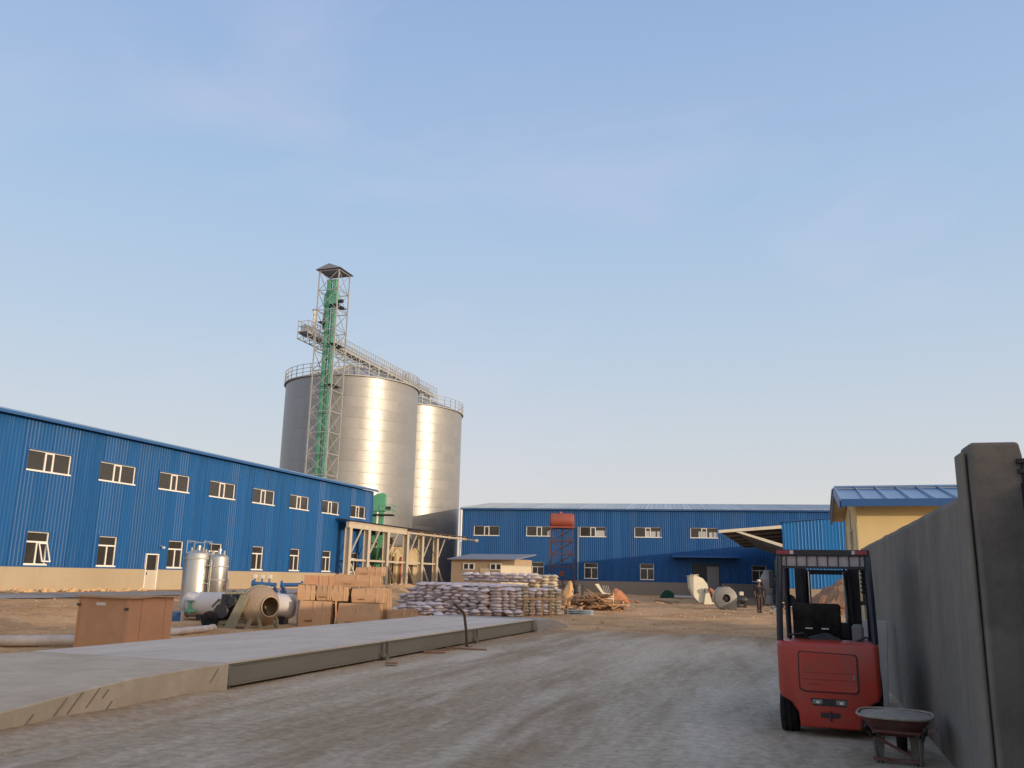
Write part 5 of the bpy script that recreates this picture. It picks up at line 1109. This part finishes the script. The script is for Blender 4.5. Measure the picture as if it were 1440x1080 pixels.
b = MB(); b.box(-.45, .45, -.5, .5, .1, 3.1); b.build('body', M['green_net'], gn, bevel=.03)
b = MB(); b.box(-.4, .4, -.53, -.503, .3, 2.9); b.box(-.48, .48, -.52, .52, .0, .1); b.build('door', M['navy'], gn)
gh = thing('covered_heap', 'low heap under a dark green sheet by the warehouse wall', 'heap', (-11.5, 82.6, -.05))
gh.scale = (.8, .8, .78)
b = MB()
for i in range(10):
    for j in range(8):
        u, v = i / 9 * 2 - 1, j / 7 * 2 - 1; e = max(0, 1 - u * u) ** .6 * max(0, 1 - v * v) ** .6
        b.v.append((u * .9, v * .8, -.03 + 1.05 * e + .08 * noise.noise(Vector((u * 3, v * 3, 1))) * e))
b.f = [(i * 8 + j, (i + 1) * 8 + j, (i + 1) * 8 + j + 1, i * 8 + j + 1) for i in range(9) for j in range(7)]; b.build('sheet', M['green_net'], gh, smooth=True)
pipe('pale plastic pipe lying beneath the warehouse door canopy', (-10.6, 80.6, .16), (-8.2, 80.0, .16), .15)
wp = thing('machine_chute', 'pale slanted machine chute beside the timber heap', 'machine', (-12.4, 59.0, 0), R(18))
b = MB(); b.prism([(-.38, .0), (.52, .0), (.50, .62), (-.28, .75)], -.3, .45, 'y'); b.build('body', M['machine_white'], wp, bevel=.02)
b = MB(); b.add([(-.75, -.25, 1.28), (-.5, -.25, 1.3), (-.15, -.25, .74), (-.3, -.25, .7), (-.75, .2, 1.28), (-.5, .2, 1.3), (-.15, .2, .74), (-.3, .2, .7)], [(0, 1, 2, 3), (7, 6, 5, 4), (0, 4, 5, 1), (1, 5, 6, 2), (2, 6, 7, 3), (3, 7, 4, 0)]); b.build('chute', M['machine_white'], wp)
for k in range(4): b = MB(); b.bar((-.05 + k * .12, .1, .68), (-.2 + k * .12, .12, 1.2), .03); b.build('rod', M['galv_dull'], wp)
# orange brick heap
rk = thing('brick_heap', 'steep orange heap of earth and brick beside the pale chute', 'heap', (-11.75, 61.4, 0), R(10))
b = MB(); nn = 14
for i in range(nn):
    for j in range(10):
        u, v = i / (nn - 1) * 2 - 1, j / 9 * 2 - 1; e = max(0, 1 - abs(u + .45) ** 1.3 / 1.5) * max(0, 1 - v * v) ** .5
        b.v.append((u * .85, v * .6, -.05 + 1.05 * e + .14 * noise.noise(Vector((u * 3.5, v * 3.5, 6))) * e))
b.f = [(i * 10 + j, (i + 1) * 10 + j, (i + 1) * 10 + j + 1, i * 10 + j + 1) for i in range(nn - 1) for j in range(9)]; b.build('mound', M['orange'], rk)
r5 = random.Random(5)
bk = MB(); bk.box(-.12, .12, -.06, .06, 0, .06); bke = bk.mesh('brick', M['orange'])
for k in range(22): link('brick', bke, rk, (r5.uniform(-.7, 1.1), r5.uniform(-.75, -.3), r5.uniform(.0, .25)), (r5.uniform(-.4, .4), r5.uniform(-.4, .4), r5.uniform(0, 3)))
# timber heap
tp = thing('timber_heap', 'untidy heap of old timber and planks in mid yard', 'timber heap', (-10.2, 45.6, 0), R(20))
pms = []
for k in range(6):
    L_ = r5.uniform(.6, 1.7); b = MB(); b.box(-L_ / 2, L_ / 2, -.06, .06, -.03, .03) if k % 2 else b.tube([(-L_ / 2, 0, 0), (0, .04, 0), (L_ / 2, 0, .03)], [.08, .07, .055], 7)
    pms.append(b.mesh('plank', M['wood'] if k % 3 == 1 else M['wood_dark']))
for k in range(110):
    u = r5.uniform(-1, 1); hmax = .8 * (1 - abs(u) ** 1.4)
    link('plank', r5.choice(pms), tp, (u * 1.25, r5.uniform(-.8, .8), .05 + r5.random() * hmax), (r5.uniform(-.2, .2), r5.uniform(-.35, .35), r5.uniform(-.9, .9)))
b = MB(); b.bar((-.5, -.9, 1.1), (.95, -1.0, .12), .12, .04); b.build('plank', M['wood'], tp, label='pale plank slanting across the front')
b = MB(); b.lathe([(0, 0), (.42, 0), (.45, .4), (.42, .85), (0, .86)], (-1.2, 3.2, .3), (0, 0, 1), 18); dm_ = b
bl = thing('oil_barrel', 'dark upright barrel behind the timber heap', 'barrel', (-11.9, 48.5, 0))
b = MB(); b.lathe([(0, 0), (.42, 0), (.44, .02), (.42, .04), (.42, .42), (.45, .44), (.42, .46), (.42, .85), (.45, .87), (.42, .89), (.42, 1.25), (.44, 1.27), (.4, 1.26), (0, 1.25)], n=22); b.build('drum', M['dark'], bl, smooth=True)
b = MB(); b.lathe([(0, 0), (.05, 0), (.05, .03), (0, .03)], (.2, 0, 1.255), n=10); b.build('bung', M['galv_dull'], bl)
# torn sacking bundle and rail, blue tarp
bn = thing('sacking_bundle', 'golden brown torn sacking bundle hung behind the wooden rail', 'bundle', (-11.6, 45.0, 0))
b = MB()
for i in range(9):
    a = [2 * math.pi * k / 12 for k in range(12)]; z = i / 8 * 1.5; r_ = .3 * (math.sin(.35 + i * .33)) ** .7
    for q in a: rr2 = r_ * (1 + .35 * noise.noise(Vector((math.cos(q) * 2, math.sin(q) * 2, z * 3)))); b.v.append((.15 * z + rr2 * math.cos(q), rr2 * math.sin(q), z))
b.f = [(i * 12 + k, i * 12 + (k + 1) % 12, (i + 1) * 12 + (k + 1) % 12, (i + 1) * 12 + k) for i in range(8) for k in range(12)] + [tuple(96 + k for k in range(12))]
b.build('cloth', M['wood'], bn, smooth=True)
rl = thing('wooden_rail', 'rough wooden rail on posts at the end of the sack pile', 'railing', (-11.05, 36.4, 0), R(17))
b = MB(); b.box(-.2, 1.85, -.03, .03, .70, .78); b.build('top_rail', M['wood'], rl)
for k, x in enumerate((-.15, .22, .62, .98, 1.72)):
    b = MB(); b.box(x - .035, x + .035, .032, .09, -.1, .80 + .05 * (k % 2)); b.build('post', M['wood'], rl)
b = MB(); b.bar((1.75, .06, .78), (2.3, .4, 1.05), .05); b.build('loose_stick', M['wood'], rl)
tb = thing('blue_tarpaulin', 'folded pale blue tarpaulin on the ground behind the wooden rail', 'tarpaulin', (-9.6, 39.6, 0), R(15))
M['tarp'] = mat('faded_blue_tarp', (.25, .33, .38), .6, var=.25, vscale=6)
for k in range(3):
    b = MB()
    for i in range(8):
        for j in range(5): b.v.append((-.65 + i * .19, -.3 + j * .15, .06 + k * .08 + .03 * noise.noise(Vector((i * .8, j * .8, k * 3)))))
    b.f = [(i * 5 + j, (i + 1) * 5 + j, (i + 1) * 5 + j + 1, i * 5 + j + 1) for i in range(7) for j in range(4)]; o = b.build('fold', M['tarp'], tb, smooth=True); md = o.modifiers.new('t', 'SOLIDIFY'); md.thickness = .05
# scattered planks near the scoop
for i, (x, y, l, a, lab) in enumerate(((-9.6, 66.5, 1.3, .3, 'longest dark plank lying on soil left of the white scroll'), (-9.0, 64.2, .9, -.5, 'short plank lying crossed on the soil in mid yard'), (-8.6, 66.0, .7, 1.0, 'small board scrap nearest the white scroll'), (-9.3, 63.0, .6, .1, 'pale board scrap in the open soil of mid yard'))):
    b = MB(); b.box(-l / 2, l / 2, -.09, .09, 0, .07); o = b.build('plank', M['wood_dark' if i < 2 else 'wood'], None); o.location = (x, y, relief(x, y) + .03); o.rotation_euler = (.15, .12, a); tag(o, lab, 'plank')
# rubble mound seen through the forklift
M['brown_earth'] = mat('brown_rubble_earth', (.26, .15, .09), .95, var=.3, vscale=4, bump=.05, bscale=5, dirt=(.36, .24, .16), dscale=3, damt=.6)
rm = thing('rubble_mound', 'reddish rubble mound seen through the forklift cab', 'mound', (1.6, 52.5, 0))
b = MB(); nn = 26
for i in range(nn):
    for j in range(16):
        u, v = i / (nn - 1) * 2 - 1, j / 15 * 2 - 1; e = max(0, 1 - abs(u - .3) ** 1.2) * max(0, 1 - v * v) ** .6
        b.v.append((u * 2.8, v * 1.8, -.08 + 1.9 * e + .28 * noise.noise(Vector((u * 5, v * 5, 2))) * min(1, e * 3)))
b.f = [(i * 16 + j, (i + 1) * 16 + j, (i + 1) * 16 + j + 1, i * 16 + j + 1) for i in range(nn - 1) for j in range(15)]; b.build('earth', M['brown_earth'], rm)
for k in range(60):
    u = r5.uniform(-.9, .9); link('brick', bke, rm, (.8 + u * 2.2, r5.uniform(-1.9, -.6), r5.uniform(.0, .5)), (r5.uniform(-1, 1), r5.uniform(-1, 1), r5.uniform(0, 3)))
bin_ = thing('rubbish_heap', 'mixed pale rubbish and blue scraps beside the rubble mound', 'rubbish', (-.75, 47.5, 0))
for k in range(26):
    b = MB(); q = r5.uniform(.08, .22); b.add([(r5.uniform(-.5, .5) * q * 2, r5.uniform(-.5, .5) * q * 2, r5.uniform(-.4, .6) * q * 2) for _ in range(4)], [(0, 1, 2), (0, 2, 3), (0, 3, 1), (1, 3, 2)])
    o = b.build('scrap', M[r5.choice(['rubble', 'orange', 'tarp', 'dark', 'machine_white'])], bin_); o.location = (r5.uniform(-.6, .6), r5.uniform(-.5, .5), r5.uniform(.05, .5))

# ------------------------------------------------------------------ person walking by the cone hopper
def skin_mesh(name, joints, edges, m, parent, sub=2):
    me = bpy.data.meshes.new(name); me.from_pydata([j[0] for j in joints], edges, []); o = link(name, me, parent); me.materials.append(m)
    sk = o.modifiers.new('skin', 'SKIN'); sk.use_smooth_shade = True
    for v, j in zip(me.skin_vertices[0].data, joints): v.radius = (j[1], j[2] if len(j) > 2 else j[1])
    me.skin_vertices[0].data[0].use_root = True
    s_ = o.modifiers.new('sub', 'SUBSURF'); s_.levels = s_.render_levels = sub
    return o
pe = thing('person', 'person in dark clothes and pale cap walking across the soil', 'person', (-2.0, 49.8, .0), R(25))
J = [((0, 0, .92), .12, .10), ((0, .0, 1.12), .115, .09), ((0, .01, 1.34), .15, .095), ((0, .01, 1.46), .06), ((0, -.02, 1.54), .075), ((0, -.03, 1.62), .085), ((0, -.02, 1.70), .06),
     ((-.2, .01, 1.38), .055), ((-.25, .03, 1.12), .042), ((-.24, -.07, .88), .032), ((-.24, -.1, .80), .03), ((.2, .01, 1.38), .055), ((.25, .06, 1.12), .042), ((.26, .0, .88), .032), ((.26, -.03, .80), .03),
     ((-.09, 0, .86), .085), ((-.1, -.1, .47), .06), ((-.1, -.02, .09), .042), ((-.1, -.16, .04), .035), ((.09, 0, .86), .085), ((.1, -.02, .47), .06), ((.1, .16, .10), .042), ((.1, .04, .04), .035)]
E_ = [(0, 1), (1, 2), (2, 3), (3, 4), (4, 5), (5, 6), (2, 7), (7, 8), (8, 9), (9, 10), (2, 11), (11, 12), (12, 13), (13, 14), (0, 15), (15, 16), (16, 17), (17, 18), (0, 19), (19, 20), (20, 21), (21, 22)]
skin_mesh('body', J, E_, M['skin'], pe)
def sub_(idx, grow): return [(J[i][0], J[i][1] + grow, (J[i][2] if len(J[i]) > 2 else J[i][1]) + grow) for i in idx]
ii = [1, 2, 7, 8, 11, 12, 0]; mp_ = {k: n for n, k in enumerate(ii)}
skin_mesh('shirt', sub_(ii, .022), [(mp_[a], mp_[c]) for a, c in ((1, 2), (2, 7), (7, 8), (2, 11), (11, 12), (1, 0))], M['cloth_dark'], pe)
ii = [0, 15, 16, 17, 19, 20, 21]; mp_ = {k: n for n, k in enumerate(ii)}
skin_mesh('trousers', sub_(ii, .02), [(mp_[a], mp_[c]) for a, c in ((0, 15), (15, 16), (16, 17), (0, 19), (19, 20), (20, 21))], M['cloth_brown'], pe)
b = MB(); b.lathe([(.105, 0), (.108, .03), (.09, .085), (.04, .11), (0, .115)], (0, -.025, 1.66), (0, 0, 1), 16); b.box(-.07, .07, -.2, -.1, 1.662, 1.676); b.build('cap', M['cap'], pe, smooth=True)
b = MB(); b.prism([(-.03, 1.60), (-.14, 1.585), (-.03, 1.57)], -.012, .012, 'x'); b.build('nose', M['skin'], pe)
for x in (-.035, .035): b = MB(); b.lathe([(0, -.01), (.012, 0), (0, .01)], (x, -.108, 1.625), (0, 1, 0), 8); b.build('eye', M['dark'], pe)
for (x, y) in ((-.1, -.1), (.1, .1)): b = MB(); b.box(x - .045, x + .045, y - .13, y + .12, .0, .075); b.build('shoe', M['black'], pe, bevel=.025)
print('sacks', nsack, 'objects', len(bpy.data.objects), 'tris', sum(len(o.data.polygons) * 2 for o in bpy.data.objects if o.type == 'MESH'))
